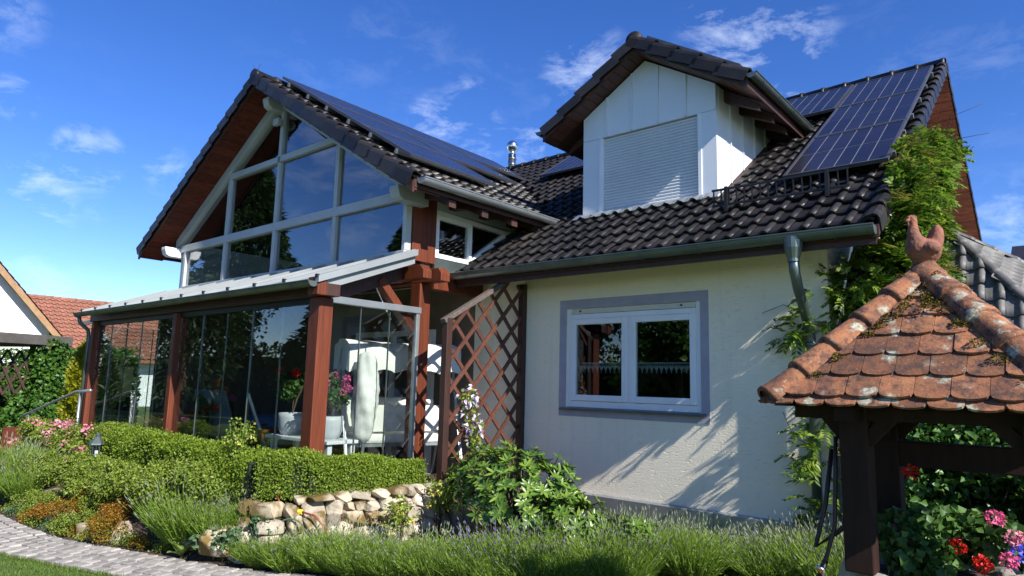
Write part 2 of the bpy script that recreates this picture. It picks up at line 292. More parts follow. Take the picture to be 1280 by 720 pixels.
class MB:
    def __init__(s): s.v = []; s.f = []
    def add(s, vs, fs):
        o = len(s.v); s.v += [tuple(v) for v in vs]; s.f += [tuple(i + o for i in f) for f in fs]; return s
    def box(s, x0, x1, y0, y1, z0, z1):
        return s.add([(x0, y0, z0), (x1, y0, z0), (x1, y1, z0), (x0, y1, z0), (x0, y0, z1), (x1, y0, z1), (x1, y1, z1), (x0, y1, z1)],
                     [(0, 3, 2, 1), (4, 5, 6, 7), (0, 1, 5, 4), (1, 2, 6, 5), (2, 3, 7, 6), (3, 0, 4, 7)])
    def beam(s, a, b, w, h, upv=(0, 0, 1)):
        a = Vector(a); b = Vector(b); d = (b - a).normalized(); u = Vector(upv); sd = d.cross(u)
        if sd.length < 1e-4: sd = d.cross(Vector((1, 0, 0)))
        sd.normalize(); u = sd.cross(d).normalized(); vs = []
        for p in (a, b):
            for i, j in ((-1, -1), (1, -1), (1, 1), (-1, 1)): vs.append(p + sd * (i * w / 2) + u * (j * h / 2))
        return s.add(vs, [(0, 1, 2, 3), (7, 6, 5, 4), (0, 4, 5, 1), (1, 5, 6, 2), (2, 6, 7, 3), (3, 7, 4, 0)])
    def prism(s, poly, dv):
        """poly: planar list of points, extruded by vector dv"""
        n = len(poly); dv = Vector(dv); p = [Vector(q) for q in poly]
        return s.add(p + [q + dv for q in p], [tuple(range(n))[::-1], tuple(range(n, 2 * n))] + [(i, (i + 1) % n, n + (i + 1) % n, n + i) for i in range(n)])
    def tube(s, pts, r, n=8, caps=True):
        pts = [Vector(p) for p in pts]; k = len(pts); rs = r if isinstance(r, (list, tuple)) else [r] * k; vs = []; ref = None
        for i, p in enumerate(pts):
            d = (pts[min(i + 1, k - 1)] - pts[max(i - 1, 0)]).normalized()
            if ref is None: ref = d.orthogonal().normalized()
            ref = (ref - d * ref.dot(d)); ref = ref.normalized() if ref.length > 1e-5 else d.orthogonal().normalized()
            q = d.cross(ref)
            for j in range(n):
                a = 2 * math.pi * j / n; vs.append(p + (ref * math.cos(a) + q * math.sin(a)) * rs[i])
        fs = [(i * n + j, i * n + (j + 1) % n, (i + 1) * n + (j + 1) % n, (i + 1) * n + j) for i in range(k - 1) for j in range(n)]
        if caps: fs += [tuple(range(n))[::-1], tuple(range((k - 1) * n, k * n))]
        return s.add(vs, fs)
    def lathe(s, c, prof, n=16):
        c = Vector(c); vs = []; k = len(prof)
        for r, z in prof:
            for j in range(n): a = 2 * math.pi * j / n; vs.append(c + Vector((r * math.cos(a), r * math.sin(a), z)))
        fs = [(i * n + j, i * n + (j + 1) % n, (i + 1) * n + (j + 1) % n, (i + 1) * n + j) for i in range(k - 1) for j in range(n)]
        return s.add(vs, fs + [tuple(range(n))[::-1], tuple(range((k - 1) * n, k * n))])
    def ball(s, c, r, jit=0., nu=7, nv=5, rr=None):
        c = Vector(c); vs = [c + Vector((0, 0, r[2] if isinstance(r, tuple) else r))]; r = r if isinstance(r, tuple) else (r, r, r)
        for i in range(1, nv):
            th = math.pi * i / nv
            for j in range(nu):
                a = 2 * math.pi * j / nu; k = 1 + (rr or rnd).uniform(-jit, jit)
                vs.append(c + Vector((r[0] * math.sin(th) * math.cos(a) * k, r[1] * math.sin(th) * math.sin(a) * k, r[2] * math.cos(th) * k)))
        vs.append(c - Vector((0, 0, r[2]))); fs = []
        for j in range(nu): fs.append((0, 1 + j, 1 + (j + 1) % nu))
        for i in range(nv - 2):
            for j in range(nu): a = 1 + i * nu; fs.append((a + j, a + nu + j, a + nu + (j + 1) % nu, a + (j + 1) % nu))
        a = 1 + (nv - 2) * nu
        for j in range(nu): fs.append((a + j, len(vs) - 1, a + (j + 1) % nu))
        return s.add(vs, fs)
    def mesh(s, name, m, smooth=False):
        me = bpy.data.meshes.new(name); me.from_pydata(s.v, [], s.f); me.update(); me.materials.append(M[m])
        if smooth: me.polygons.foreach_set('use_smooth', [True] * len(me.polygons))
        return me
    def build(s, name, m, parent=None, smooth=False, bevel=0., mtx=None):
        o = bpy.data.objects.new(name, s.mesh(name, m, smooth))
        if bevel:
            b = o.modifiers.new('bevel', 'BEVEL'); b.width = bevel; b.segments = 2; b.limit_method = 'ANGLE'
        link(o, parent)
        if mtx is not None: o.matrix_basis = mtx
        return o
def put(name, me, parent=None, mtx=None, kind=None):
    o = bpy.data.objects.new(name, me); link(o, parent)
    if mtx is not None: o.matrix_basis = mtx
    if kind: o['kind'] = kind
    return o
def smooth_by_angle(me, ang=40):
    pass
def frame(X, Y, N, O):
    return Matrix(((X[0], Y[0], N[0], O[0]), (X[1], Y[1], N[1], O[1]), (X[2], Y[2], N[2], O[2]), (0, 0, 0, 1)))

# ---- leaves (vectorised)
def unit(a): return a / np.maximum(np.linalg.norm(a, axis=1, keepdims=True), 1e-6)
def leaf_arrays(P, D, U, L, Wd, fold=.25, droop=0.):
    """diamond leaves folded along the midrib: P base, D along, U face normal"""
    N = len(P); D = unit(D); S = unit(np.cross(D, U)); U = np.cross(S, D)
    L = np.broadcast_to(L, (N,))[:, None]; Wd = np.broadcast_to(Wd, (N,))[:, None]
    tip = P + D * L - np.array([0, 0, 1.]) * (droop * L)
    mid = P + D * L * .45 + U * Wd * fold
    V = np.stack([P, mid + S * Wd / 2, tip, mid - S * Wd / 2], 1).reshape(-1, 3)
    b = np.arange(N)[:, None] * 4
    F = np.concatenate([b + [0, 1, 2], b + [0, 2, 3]], 1).reshape(-1, 3)
    return V, F
def join_np(lst):
    Vs, Fs, o = [], [], 0
    for V, F in lst: Vs.append(V); Fs.append(F + o); o += len(V)
    return np.concatenate(Vs), np.concatenate(Fs)
def rdir(n): return unit(rng.normal(size=(n, 3)))
def blob_leaves(blobs, n, L, Wd, out=.6, upb=.3, shell=.55, jit=.35, fold=.25, droop=.15):
    """leaves through a union of ellipsoids; blobs: (cx,cy,cz,rx,ry,rz)"""
    B = np.array(blobs, float); w = (B[:, 3] * B[:, 4] * B[:, 5]) ** .67; idx = rng.choice(len(B), n, p=w / w.sum())
    d = rdir(n); r = shell + (1 - shell) * rng.random(n) ** .6
    P = B[idx, :3] + d * B[idx, 3:] * r[:, None]
    D = unit(d * out + rdir(n) * .8 + np.array([0, 0, upb])); U = unit(d + rdir(n) * .6 + np.array([0, 0, .4]))
    s = 1 + rng.uniform(-jit, jit, n)
    return leaf_arrays(P, D, U, L * s, Wd * s, fold, droop)
def clumpy(c, r, k, rs, seed=0):
    """k small ellipsoids spread over an ellipsoid's outside"""
    g = np.random.default_rng(seed); d = unit(g.normal(size=(k, 3))); d[:, 2] = np.where(d[:, 2] < -.35, -d[:, 2], d[:, 2])
    q = np.array(c) + d * np.array(r) * (1 - .35 * g.random((k, 1)))
    s = rs * g.uniform(.7, 1.3, k); return [(*q[i], s[i], s[i], s[i] * .85) for i in range(k)]
def foliage(name, arr, m, parent, kind=None):
    return put(name, mesh_np(name, arr[0], arr[1], m), parent, kind=kind)

# ================================================================== THE SETTING
def path_edge(x):
    xs = [-30, -16, -10.5, -9.2, -8.3, -7.5, -6.75, -6, -5, -4.2, -3, -2, -1, 6]
    ys = [2.9, 2.7, 2.50, 2.52, 2.60, 2.84, 3.08, 3.32, 3.85, 4.35, 4.95, 5.3, 5.5, 6.0]
    return np.interp(x, xs, ys)
def sstep(a, b, t):
    k = np.clip((t - a) / (b - a), 0, 1); return k * k * (3 - 2 * k)
def bed_z(x, y):
    d = y - path_edge(x)
    left = .02 + .60 * sstep(.0, .95, d)
    right = .02 + .10 * sstep(0, .8, d)
    wx = np.interp(y, [3.0, 3.6, 5.5, 6.0], [-6.3, -6.0, -5.62, -5.6])      # line of the dry-stone wall
    k = sstep(-.10, .02, x - wx)
    z = left * (1 - k) + right * k
    z = np.where((x < -6.35) & (y > 4.2), .30, z)
    z = np.where((x < -13.4), np.minimum(z, .12 + .03 * np.clip(d, 0, 3)), z)
    return z
gm = MB().add([(-400, -400, 0), (400, -400, 0), (400, 400, 0), (-400, 400, 0)], [(0, 1, 2, 3)])
tag(gm.build('ground', 'lawn'), 'green lawn and ground of the garden', None, kind='structure')
nx, ny = 190, 70
gx = np.linspace(-17, 1.5, nx); gy = np.linspace(0, 1, ny)
XX = np.repeat(gx[:, None], ny, 1); E0 = path_edge(XX); YY = E0 + (7.3 - E0) * gy[None, :]
ZZ = bed_z(XX, YY) + .004 + rng.normal(0, .008, XX.shape); ZZ[:, 0] = .004
V = np.stack([XX, YY, ZZ], 2).reshape(-1, 3); ii = (np.arange(nx - 1)[:, None] * ny + np.arange(ny - 1)[None, :]).ravel()
bed = put('garden_bed', mesh_np('garden_bed', V, np.stack([ii, ii + ny, ii + ny + 1, ii + 1], 1), 'soil', True))
tag(bed, 'raised soil bed climbing from the path to the sunroom', None, kind='structure')

# paved path: sand bed + single setts
px = np.linspace(-13.5, 3.0, 80); py = path_edge(px)
tx = np.gradient(px); ty = np.gradient(py); ln = np.hypot(tx, ty); nxv, nyv = ty / ln, -tx / ln          # towards the lawn
PWID = .62
a = np.stack([px + nxv * .0, py + nyv * .0, np.full(80, .008)], 1); b_ = np.stack([px + nxv * PWID, py + nyv * PWID, np.full(80, .008)], 1)
V = np.concatenate([a, b_]); i = np.arange(79)
path = put('path', mesh_np('path', V, np.stack([i, i + 80, i + 81, i + 1], 1), 'soil'))
tag(path, 'curved path of small grey setts beside the lawn', None, kind='structure')
def sett_mesh(sd):
    g = random.Random(sd); mb = MB(); w, d, h = .056, .054, .034
    j = lambda: g.uniform(-.006, .006)
    lo = [(-w, -d, 0), (w, -d, 0), (w, d, 0), (-w, d, 0)]
    md = [(x + j(), y + j(), h * .75) for x, y, _ in lo]; hi = [(x * .82 + j(), y * .82 + j(), h + j() * .5) for x, y, _ in lo]
    mb.add(lo + md + hi, [(0, 1, 5, 4), (1, 2, 6, 5), (2, 3, 7, 6), (3, 0, 4, 7), (4, 5, 9, 8), (5, 6, 10, 9), (6, 7, 11, 10), (7, 4, 8, 11), (8, 9, 10, 11)])
    return mb.mesh('sett', 'sett', False)
setts = [sett_mesh(k) for k in range(4)]
s_cum = np.concatenate([[0], np.cumsum(np.hypot(np.diff(px), np.diff(py)))])
cand = []
for j in range(5):
    off = .055 + j * .124; s = rnd.uniform(0, .1)
    while s < s_cum[-1]:
        x = np.interp(s, s_cum, px); y = np.interp(s, s_cum, py); ax = np.interp(s, s_cum, nxv); ay = np.interp(s, s_cum, nyv)
        X, Y = x + ax * off, y + ay * off
        cand.append((math.hypot(X, Y) if X > -11.4 else 99, X, Y, math.atan2(-ax, ay)))
        s += .128
cand.sort(); near = [c for c in cand if -11.4 < c[1] < -5.2]; rest = [c for c in cand if not -11.4 < c[1] < -5.2]; near = near[::-1]; rest += near[300:]; cand = near[:300][::-1]
extra = MB(); sv_ = [tuple(v.co) for v in setts[0].vertices]; sf_ = [tuple(p.vertices) for p in setts[0].polygons]
for _, X, Y, an in rest:
    mt_ = Matrix.Translation((X, Y, .006)) @ Matrix.Rotation(an, 4, 'Z'); extra.add([mt_ @ Vector(v) for v in sv_], sf_)
extra.build('setts_far', 'sett', path)['kind'] = 'stuff'
for k, (_, X, Y, an) in enumerate(cand[::-1]):
    if k < 300: put('sett', setts[k % 4], path, Matrix.Translation((X, Y, .006 + rnd.uniform(-.004, .004))) @ Matrix.Rotation(an + rnd.uniform(-.05, .05), 4, 'Z'))
# lawn blades near the path
n = 26000
bx = rng.uniform(-9.8, -4.6, n); by = path_edge(bx) - PWID - rng.random(n) ** 1.4 * 1.7
D = unit(np.stack([rng.normal(0, .45, n), rng.normal(0, .45, n), np.ones(n)], 1))
gr = foliage('grass', leaf_arrays(np.stack([bx, by, np.zeros(n)], 1), D, rdir(n), rng.uniform(.03, .06, n), .005, .1), 'grass_blade', None, 'stuff')
tag(gr, 'short mown grass along the path edge', 'grass')

# ================================================================== THE HOUSE
house = thing('house', 'cream plastered house with dark tiled roofs, glazed gable wing and dormer', 'house', (-7, 9, 0))
TP = .6745; CP = 1 / math.hypot(1, TP); SP = TP * CP                       # main pitch
TW = .612; CW = 1 / math.hypot(1, TW); SW = TW * CW                        # wing pitch
EY, EZ = 6.40, 3.25                                                         # main eave line (tile face)
XV = -1.285                                                                 # right verge
RY = 11.75; RZ = EZ + (RY - EY) * TP
WX, WZ = -5.80, 4.14; RX = -9.72; WRZ = WZ + (WX - RX) * TW; WXL = 2 * RX - WX
WY0 = 5.0
zmain = lambda y: EZ + (y - EY) * TP
zwing = lambda x: WZ + (WX - x) * TW if x > RX else WZ + (x - WXL) * TW

# ---- roof tile meshes: roll on one side, shallow pan, thick lower edge
def tile_mesh(name, w, L, m, roll=.037, verge=False, lift=.038):
    us = [0, .10, .25, .40, .52, .60, .70, .80, .90, 1.0]
    def prof(u):
        if u < .52: return .006 * (1 - math.sin(math.pi * u / .52))
        return roll * math.sin(math.pi * (u - .52) / .52) ** .8 if u < 1 else roll * .42
    mb = MB(); k = len(us); x = [u * w * 1.03 for u in us]; z = [prof(u) for u in us]
    vs = [(x[i], 0, z[i] + lift) for i in range(k)] + [(x[i], L * .5, z[i] + lift * .5) for i in range(k)] + [(x[i], L, z[i]) for i in range(k)] + [(x[i], .004, z[i] + lift - .024) for i in range(k)]
    fs = [(i, i + 1, k + i + 1, k + i) for i in range(k - 1)] + [(k + i, k + i + 1, 2 * k + i + 1, 2 * k + i) for i in range(k - 1)] + [(3 * k + i, 3 * k + i + 1, i + 1, i) for i in range(k - 1)]
    fs += [(k - 1, 3 * k + k - 1, 2 * k - 1), (0, k, 3 * k)]
    mb.add(vs, fs); me = mb.mesh(name, m, False)
    me.polygons.foreach_set('use_smooth', [i < 2 * (k - 1) for i in range(len(me.polygons))]); return me
def tile_np(me):
    v = np.zeros(len(me.vertices) * 3); me.vertices.foreach_get('co', v); return v.reshape(-1, 3), [tuple(p.vertices) for p in me.polygons]
def tile_field(parent, O, X, Y, w, e, cols, rows, me, keep, limit=300, name='roof_tile', see=None):
    O, X, Y = Vector(O), Vector(X), Vector(Y); N = X.cross(Y); lst = []
    for r in range(rows):
        for c in range(cols):
            p = O + X * (c * w) + Y * (r * e); q = p + X * (w / 2) + Y * (e / 2)
            if keep(q): lst.append(((q - Vector((0, 0, ZC))).length + (0 if see is None or see(q) else 1000), p))
    lst.sort(key=lambda t: t[0])
    for d, p in lst[:limit]:
        put(name, me, parent, frame(X, Y, N, p + N * rnd.uniform(-.004, .006) + X * rnd.uniform(-.004, .004)) @ Matrix.Rotation(rnd.uniform(-.02, .02), 4, 'Z') @ Matrix.Rotation(rnd.uniform(-.012, .012), 4, 'Y'))
    if len(lst) > limit:
        v, f = tile_np(me); mb = MB()
        for d, p in lst[limit:]:
            F = frame(X, Y, N, p); mb.add([F @ Vector(t) for t in v], f)
        mb.build('roof_tiles_far', me.materials[0].name, parent)['kind'] = 'stuff'
TWD, TE = .184, .3074
tile_dark = tile_mesh('roof_tile', TWD, TE * 1.16, 'tile_dark')

# walls -------------------------------------------------------------
wl_ = MB()
wl_.box(-6.62, -5.0, 7.0, 7.25, .0, 3.55)               # front wall left of the window
wl_.box(-5.0, -3.19, 7.0, 7.25, .0, 1.495); wl_.box(-5.0, -3.19, 7.0, 7.25, 2.73, 3.55)
wl_.box(-3.19, -1.85, 7.0, 7.25, .0, 3.55)
wall = wl_.build('wall', 'plaster', house)
MB().box(-13.2, -6.622, 7.0, 7.25, .0, 3.55).build('sheltered_wall', 'inside_shaded', house)  # cream wall, its dimness under the sunroom roof put into the colour
gw = MB(); gw.prism([(-1.85, 7.25, 0), (-1.85, 16.6, 0), (-1.85, 16.6, 3.3), (-1.85, RY, RZ - .30), (-1.85, 7.25, zmain(7.25) - .30)], (-.25, 0, 0))
gw.build('gable_wall', 'render_white', house)
# painted border around the window (thin coat of paint, 4 mm)
pb = MB(); x0, x1, z0, z1 = -5.107, -3.092, 1.384, 2.845
pb.box(x0, x1, 6.994, 6.9995, 2.73, z1).box(x0, x1, 6.994, 6.9995, z0, 1.495).box(x0, -5.0, 6.994, 6.9995, 1.495, 2.73).box(-3.19, x1, 6.994, 6.9995, 1.495, 2.73)
pb.build('painted_window_border', 'purple_paint', house)
# reveal + window
win = MB().box(-5.0, -4.94, 7.02, 7.10, 1.495, 2.73).box(-3.25, -3.19, 7.02, 7.10, 1.495, 2.73).box(-4.94, -3.25, 7.02, 7.10, 2.60, 2.66).box(-4.94, -3.25, 7.02, 7.10, 1.495, 1.575).box(-4.125, -4.085, 7.018, 7.10, 1.575, 2.60).build('window', 'white_paint', house, bevel=.004)
for xa, xb in ((-4.94, -4.125), (-4.085, -3.25)):
    f = MB(); f.box(xa, xa + .075, 7.005, 7.07, 1.578, 2.598).box(xb - .075, xb, 7.005, 7.07, 1.578, 2.598).box(xa + .075, xb - .075, 7.005, 7.07, 2.525, 2.598).box(xa + .075, xb - .075, 7.005, 7.07, 1.578, 1.652)
    f.build('sash', 'white_paint', win, bevel=.006)
    MB().box(xa + .07, xb - .07, 7.034, 7.040, 1.646, 2.53).build('pane', 'glass_window', win)
MB().box(-4.94, -3.25, 7.012, 7.09, 2.664, 2.726).build('shutter_box', 'cream_strip', win, bevel=.004)
for x in (-4.80, -3.42): MB().tube([(x, 7.0135, 2.695), (x, 7.0, 2.695)], .012, 8).build('shutter_stop', 'black_metal', win)
MB().prism([(-5.06, 6.93, 1.462), (-5.06, 7.02, 1.474), (-5.06, 7.02, 1.494), (-5.06, 6.93, 1.482)], (1.93, 0, 0)).build('window_sill', 'zinc', win, bevel=.003)
MB().box(-4.98, -3.21, 7.0, 7.07, 1.4955, 1.5).build('sill_seal', 'black_metal', win)
# lace valance: two bands with scallops, real holes between threads
lc = MB(); L0, L1 = -4.92, -3.27; zt = 2.055; nlo = 26; dx = (L1 - L0) / nlo
lc.box(L0, L1, 7.148, 7.15, zt - .012, zt).box(L0, L1, 7.148, 7.15, zt - .05, zt - .042)
for k in range(nlo):
    xa = L0 + k * dx
    for q in range(3): lc.box(xa + q * dx / 3, xa + q * dx / 3 + .006, 7.148, 7.15, zt - .042, zt - .012)
    lc.add([(xa, 7.149, zt - .052), (xa + dx, 7.149, zt - .052), (xa + dx / 2, 7.149, zt - .115)], [(0, 2, 1)])
    lc.add([(xa + dx / 2 - .012, 7.149, zt - .10), (xa + dx / 2, 7.149, zt - .088), (xa + dx / 2 + .012, 7.149, zt - .10), (xa + dx / 2, 7.149, zt - .135)], [(0, 3, 2, 1)])
lc.build('lace_curtain', 'lace', win)
# room behind the window
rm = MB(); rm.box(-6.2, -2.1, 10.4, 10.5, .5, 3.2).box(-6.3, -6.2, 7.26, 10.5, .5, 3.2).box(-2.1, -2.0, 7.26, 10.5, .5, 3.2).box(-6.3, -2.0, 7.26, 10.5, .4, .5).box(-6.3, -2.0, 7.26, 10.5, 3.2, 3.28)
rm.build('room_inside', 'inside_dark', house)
# metal plinth flashing with joints, dark recess under it
for xa, xb in ((-5.35, -4.2), (-4.2, -3.05), (-3.05, -1.86)):
    MB().prism([(xa + .002, 6.935, .475), (xa + .002, 6.998, .492), (xa + .002, 6.998, .29), (xa + .002, 6.935, .30)], (xb - xa - .004, 0, 0)).build('plinth_flashing', 'zinc_pale', house, bevel=.003)

# main roof ----------------------------------------------------------
def slab(mb, pts, dz): mb.prism(pts, (0, 0, -dz)); return mb
mr_ = MB()
def mz(y, o=.03): return zmain(y) - o
slab(mr_, [(-13.4, EY - .02, mz(EY - .02)), (XV + .03, EY - .02, mz(EY - .02)), (XV + .03, RY, mz(RY)), (-13.4, RY, mz(RY))], .10)
slab(mr_, [(-13.4, RY, mz(RY)), (XV + .03, RY, mz(RY)), (XV + .03, 17.2, mz(RY) - (17.2 - RY) * TP), (-13.4, 17.2, mz(RY) - (17.2 - RY) * TP)], .10)
main_roof = mr_.build('main_roof', 'wood_dark', house)
DX0, DX1, DY = -5.22, -3.24, 7.66
def keep_main(p):
    if p.x < RX - 3.8: return False
    if p.x < -6.50 and zwing(p.x) > p.z and p.y > 4: return False
    if DX0 - .05 < p.x < DX1 + .05 and p.y > DY + .05: return False
    return True
tile_field(main_roof, (XV - TWD * 47 - .01, EY, EZ - .03), (1, 0, 0), (0, CP, SP), TWD, TE, 47, 21, tile_dark, keep_main, see=lambda q: (q.y < 10.4 or q.x < -5.5) and not (-2.4 < q.x < -1.5 and 7.9 < q.y))
# verge: rounded end tiles with a hanging flap, both slopes
def verge_mesh(name, m, side=1, h=.13, L=.40, w=.12):
    mb = MB(); pr = [(-w, .0), (-w * .55, .035), (0, .05), (.03, .035), (.045, 0), (.045, -h)]
    k = len(pr); v = []
    for y, l in ((0, .045), (L, 0)): v += [(side * x, y, z + l) for x, z in pr]
    v += [(side * (x - (.02 if i >= 4 else 0)), 0.002, z + .045 - (.02 if i < 4 else 0)) for i, (x, z) in enumerate(pr)]
    f = [(i, i + 1, k + i + 1, k + i) for i in range(k - 1)] + [(2 * k + i, 2 * k + i + 1, i + 1, i) for i in range(k - 1)]
    if side < 0: f = [t[::-1] for t in f]
    mb.add(v, f); return mb.mesh(name, m, False)
vt_r = verge_mesh('verge_tile', 'tile_dark', 1); vt_l = verge_mesh('verge_tile', 'tile_dark', -1)
for r in range(21):
    O = Vector((XV, EY, EZ - .02)) + Vector((0, CP, SP)) * (r * TE)
    put('verge_tile', vt_r, main_roof, frame((1, 0, 0), (0, CP, SP), (0, -SP, CP), O))
for r in range(21):
    O = Vector((XV, RY + (RY - EY), EZ - .02)) + Vector((0, -CP, SP)) * (r * TE)
    put('verge_tile', vt_l, main_roof, frame((-1, 0, 0), (0, -CP, SP), (0, SP, CP), O))
def ridge_mesh(name, m, L=.42, r0=.115, r1=.095, n=9):
    mb = MB(); v = []
    for y, r in ((0, r0), (.05, r0 * 1.02), (.051, r0 * .93), (L, r1)):
        v += [(r * math.cos(math.pi * j / n) * 1.0, y, r * math.sin(math.pi * j / n) * .95) for j in range(n + 1)]
    k = n + 1; f = [(a * k + j + 1, a * k + j, (a + 1) * k + j, (a + 1) * k + j + 1) for a in range(3) for j in range(n)]
    f.append(tuple(range(k))); mb.add(v, f); return mb.mesh(name, m, True)
ridge_t = ridge_mesh('ridge_tile', 'tile_dark')
for k in range(34):
    x = XV + .02 - k * .35
    put('ridge_tile', ridge_t, main_roof, frame((0, 1, 0), (-1, 0, 0), (0, 0, 1), (x, RY, RZ - .02)))
# soffit boards under the right verge overhang, rear slope (facing the camera) and front slope
for s in (1, -1):
    nb = 36; run = RY - EY
    for k in range(nb):
        ya = run * k / nb; yb = run * (k + .94) / nb
        if s < 0: ya, yb = -yb, -ya
        za = RZ - .155 - abs(ya) * TP; zb = RZ - .155 - abs(yb) * TP
        MB().prism([(-1.845, RY + ya, za), (XV + .02, RY + ya, za), (XV + .02, RY + yb, zb), (-1.845, RY + yb, zb)], (0, 0, .018)).build('soffit_board', 'wood_redh', main_roof)
# rafters at the front eave
for k in range(9):
    x = -6.05 + k * .62 if k else -6.0
    if x > -1.9: break
    MB().prism([(x, 6.44, mz(6.44) - .10), (x, 7.02, mz(7.02) - .10), (x, 7.02, mz(7.02) - .28), (x, 6.62, mz(6.62) - .26), (x, 6.44, mz(6.44) - .16)], (.10, 0, 0)).build('rafter', 'wood_dark', main_roof)
MB().box(-6.44, XV, 6.415, 6.44, EZ - .20, EZ - .05).build('fascia', 'wood_dark', main_roof)
def gutter(name, a, b, r, parent, m='zinc', nbr=6, drop=.0):
    """half-round trough from a to b (lip height), rolled lip, end caps, brackets"""
    a, b = Vector(a), Vector(b); d = (b - a).normalized(); s = d.cross(Vector((0, 0, 1))).normalized(); mb = MB(); n = 10
    for p in (a, b):
        pass
    prof = [(math.cos(math.pi + math.pi * j / n) * r, math.sin(math.pi + math.pi * j / n) * r) for j in range(n + 1)]
    v = []
    for rr in (1, .94):
        for p in (a, b): v += [p + s * (x * rr) + Vector((0, 0, z * rr)) for x, z in prof]
    k = n + 1
    f = [(j, j + 1, k + j + 1, k + j) for j in range(n)] + [(2 * k + j, 3 * k + j, 3 * k + j + 1, 2 * k + j + 1) for j in range(n)]
    f += [tuple(range(k)), tuple(range(k, 2 * k))[::-1]]
    mb.add(v, f)
    for sg in (-1, 1):
        mb.tube([a + s * sg * r, b + s * sg * r], .010, 6)
    o = mb.build(name, m, parent)
    for q in range(nbr):
        p = a + d * ((b - a).length * (q + .5) / nbr); w = MB()
        ring = [(math.cos(math.pi + math.pi * j / n) * (r + .006), math.sin(math.pi + math.pi * j / n) * (r + .006)) for j in range(n + 1)]
        v = [p + d * e + s * x + Vector((0, 0, z)) for e in (-.013, .013) for x, z in ring]
        w.add(v, [(j, j + 1, k + j + 1, k + j) for j in range(n)]); w.build('gutter_bracket', m, o)
    return o
g_main = gutter('gutter', (-6.46, 6.325, 3.215), (-1.27, 6.325, 3.195), .078, house, nbr=8)
# downpipe: funnel, swan neck, straight run with collars
MB().tube([(-1.96, 6.325, 3.17), (-1.96, 6.325, 3.07), (-1.96, 6.325, 2.97), (-1.96, 6.325, 2.94)], [.088, .082, .054, .053], 14).build('funnel', 'zinc', g_main)
dp = MB().tube([(-1.96, 6.325, 2.99), (-1.96, 6.34, 2.86), (-1.965, 6.45, 2.70), (-1.99, 6.72, 2.50), (-2.0, 6.86, 2.37), (-2.0, 6.90, 2.24), (-2.0, 6.90, .10)], .047, 12).build('downpipe', 'zinc', house, True)
for z in (2.24, 1.30, .62): MB().tube([(-2.0, 6.90, z), (-2.0, 6.90, z - .05)], .054, 12).build('collar', 'zinc', dp, True)
# snow guard
sg = MB(); P0 = Vector((-3.07, 7.14, zmain(7.14) + .05)); 
sgp = MB().beam((-3.07, 7.10, zmain(7.1) + .09), (-1.64, 7.10, zmain(7.1) + .09), .022, .022).beam((-3.07, 7.10, zmain(7.1) + .27), (-1.64, 7.10, zmain(7.1) + .27), .022, .022).build('snow_guard', 'black_metal', house)
for k in range(17):
    x = -3.05 + k * 1.40 / 16; MB().box(x - .006, x + .006, 7.092, 7.108, zmain(7.1) + .10, zmain(7.1) + .26).build('bar', 'black_metal', sgp)
for x in (-2.90, -1.84):
    MB().beam((x, 7.07, zmain(7.1) + .0), (x, 7.085, zmain(7.1) + .29), .035, .03).beam((x, 7.07, zmain(7.07) + .03), (x, 7.35, zmain(7.35) + .06), .035, .012).build('stay', 'black_metal', sgp)
# flue with ball cowl
fl = MB().tube([(-10.2, 11.9, 6.4), (-10.2, 11.9, 7.30)], .095, 14).build('flue', 'flue', house, True)
for z in (7.02, 7.16): MB().tube([(-10.2, 11.9, z), (-10.2, 11.9, z + .035)], .112, 14).build('collar', 'flue', fl, True)
MB().tube([(-10.2, 11.9, 7.30), (-10.2, 11.9, 7.38)], [.07, .06], 12).ball((-10.2, 11.9, 7.50), .14, 0, 14, 8).build('cowl', 'flue', fl, True)

# dormer --------------------------------------------------------------
DZ0, DSH, DAP = zmain(DY) - .02, 5.55, 6.16; DJ = 5.215; DC = (DX0 + DX1) / 2
dm = MB(); dm.prism([(DX0 + .01, DY + .10, DZ0 - .2), (DX1 - .01, DY + .10, DZ0 - .2), (DX1 - .01, DY + .10, DSH - .02), (DC, DY + .10, DAP - .02), (DX0 + .01, DY + .10, DSH - .02)], (0, 3.2, 0))
dormer = dm.build('dormer', 'white_sheet', house)
def ztop(x): return DSH + (DAP - DSH) * (1 - abs(x - DC) / ((DX1 - DX0) / 2))
nx5 = 5
for k in range(nx5):
    xa = DX0 + (DX1 - DX0) * k / nx5; xb = DX0 + (DX1 - DX0) * (k + 1) / nx5 - .006
    po = [(xa, DY, DJ), (xb, DY, DJ), (xb, DY, ztop(xb))] + ([(DC, DY, DAP)] if xa < DC < xb else []) + [(xa, DY, ztop(xa))]
    pn = MB().prism(po, (0, .09, 0)).build('cladding_panel', 'white_sheet', dormer)
    if k: MB().box(xa - .012, xa + .006, DY - .022, DY, DJ + .01, ztop(xa) - .01).build('standing_seam', 'white_sheet', dormer)
for xa, xb in ((DX0, -4.945), (-3.435, DX1)):
    MB().box(xa, xb, DY, DY + .09, DZ0, DJ - .006).build('cladding_panel', 'white_sheet', dormer)
MB().box(-4.945, -4.895, DY - .012, DY + .07, DZ0 + .06, DJ - .006).build('shutter_guide', 'white_paint', dormer, bevel=.004)
MB().box(-3.485, -3.435, DY - .012, DY + .07, DZ0 + .06, DJ - .006).build('shutter_guide', 'white_paint', dormer, bevel=.004)
MB().box(-4.945, -3.435, DY - .03, DY + .06, DZ0 - .02, DZ0 + .06).build('shutter_sill', 'white_paint', dormer, bevel=.004)
ns = 26; zs0, zs1 = DZ0 + .065, DJ - .008
sh = empty_part('roller_shutter', house)
slm = MB(); hh = (zs1 - zs0) / ns
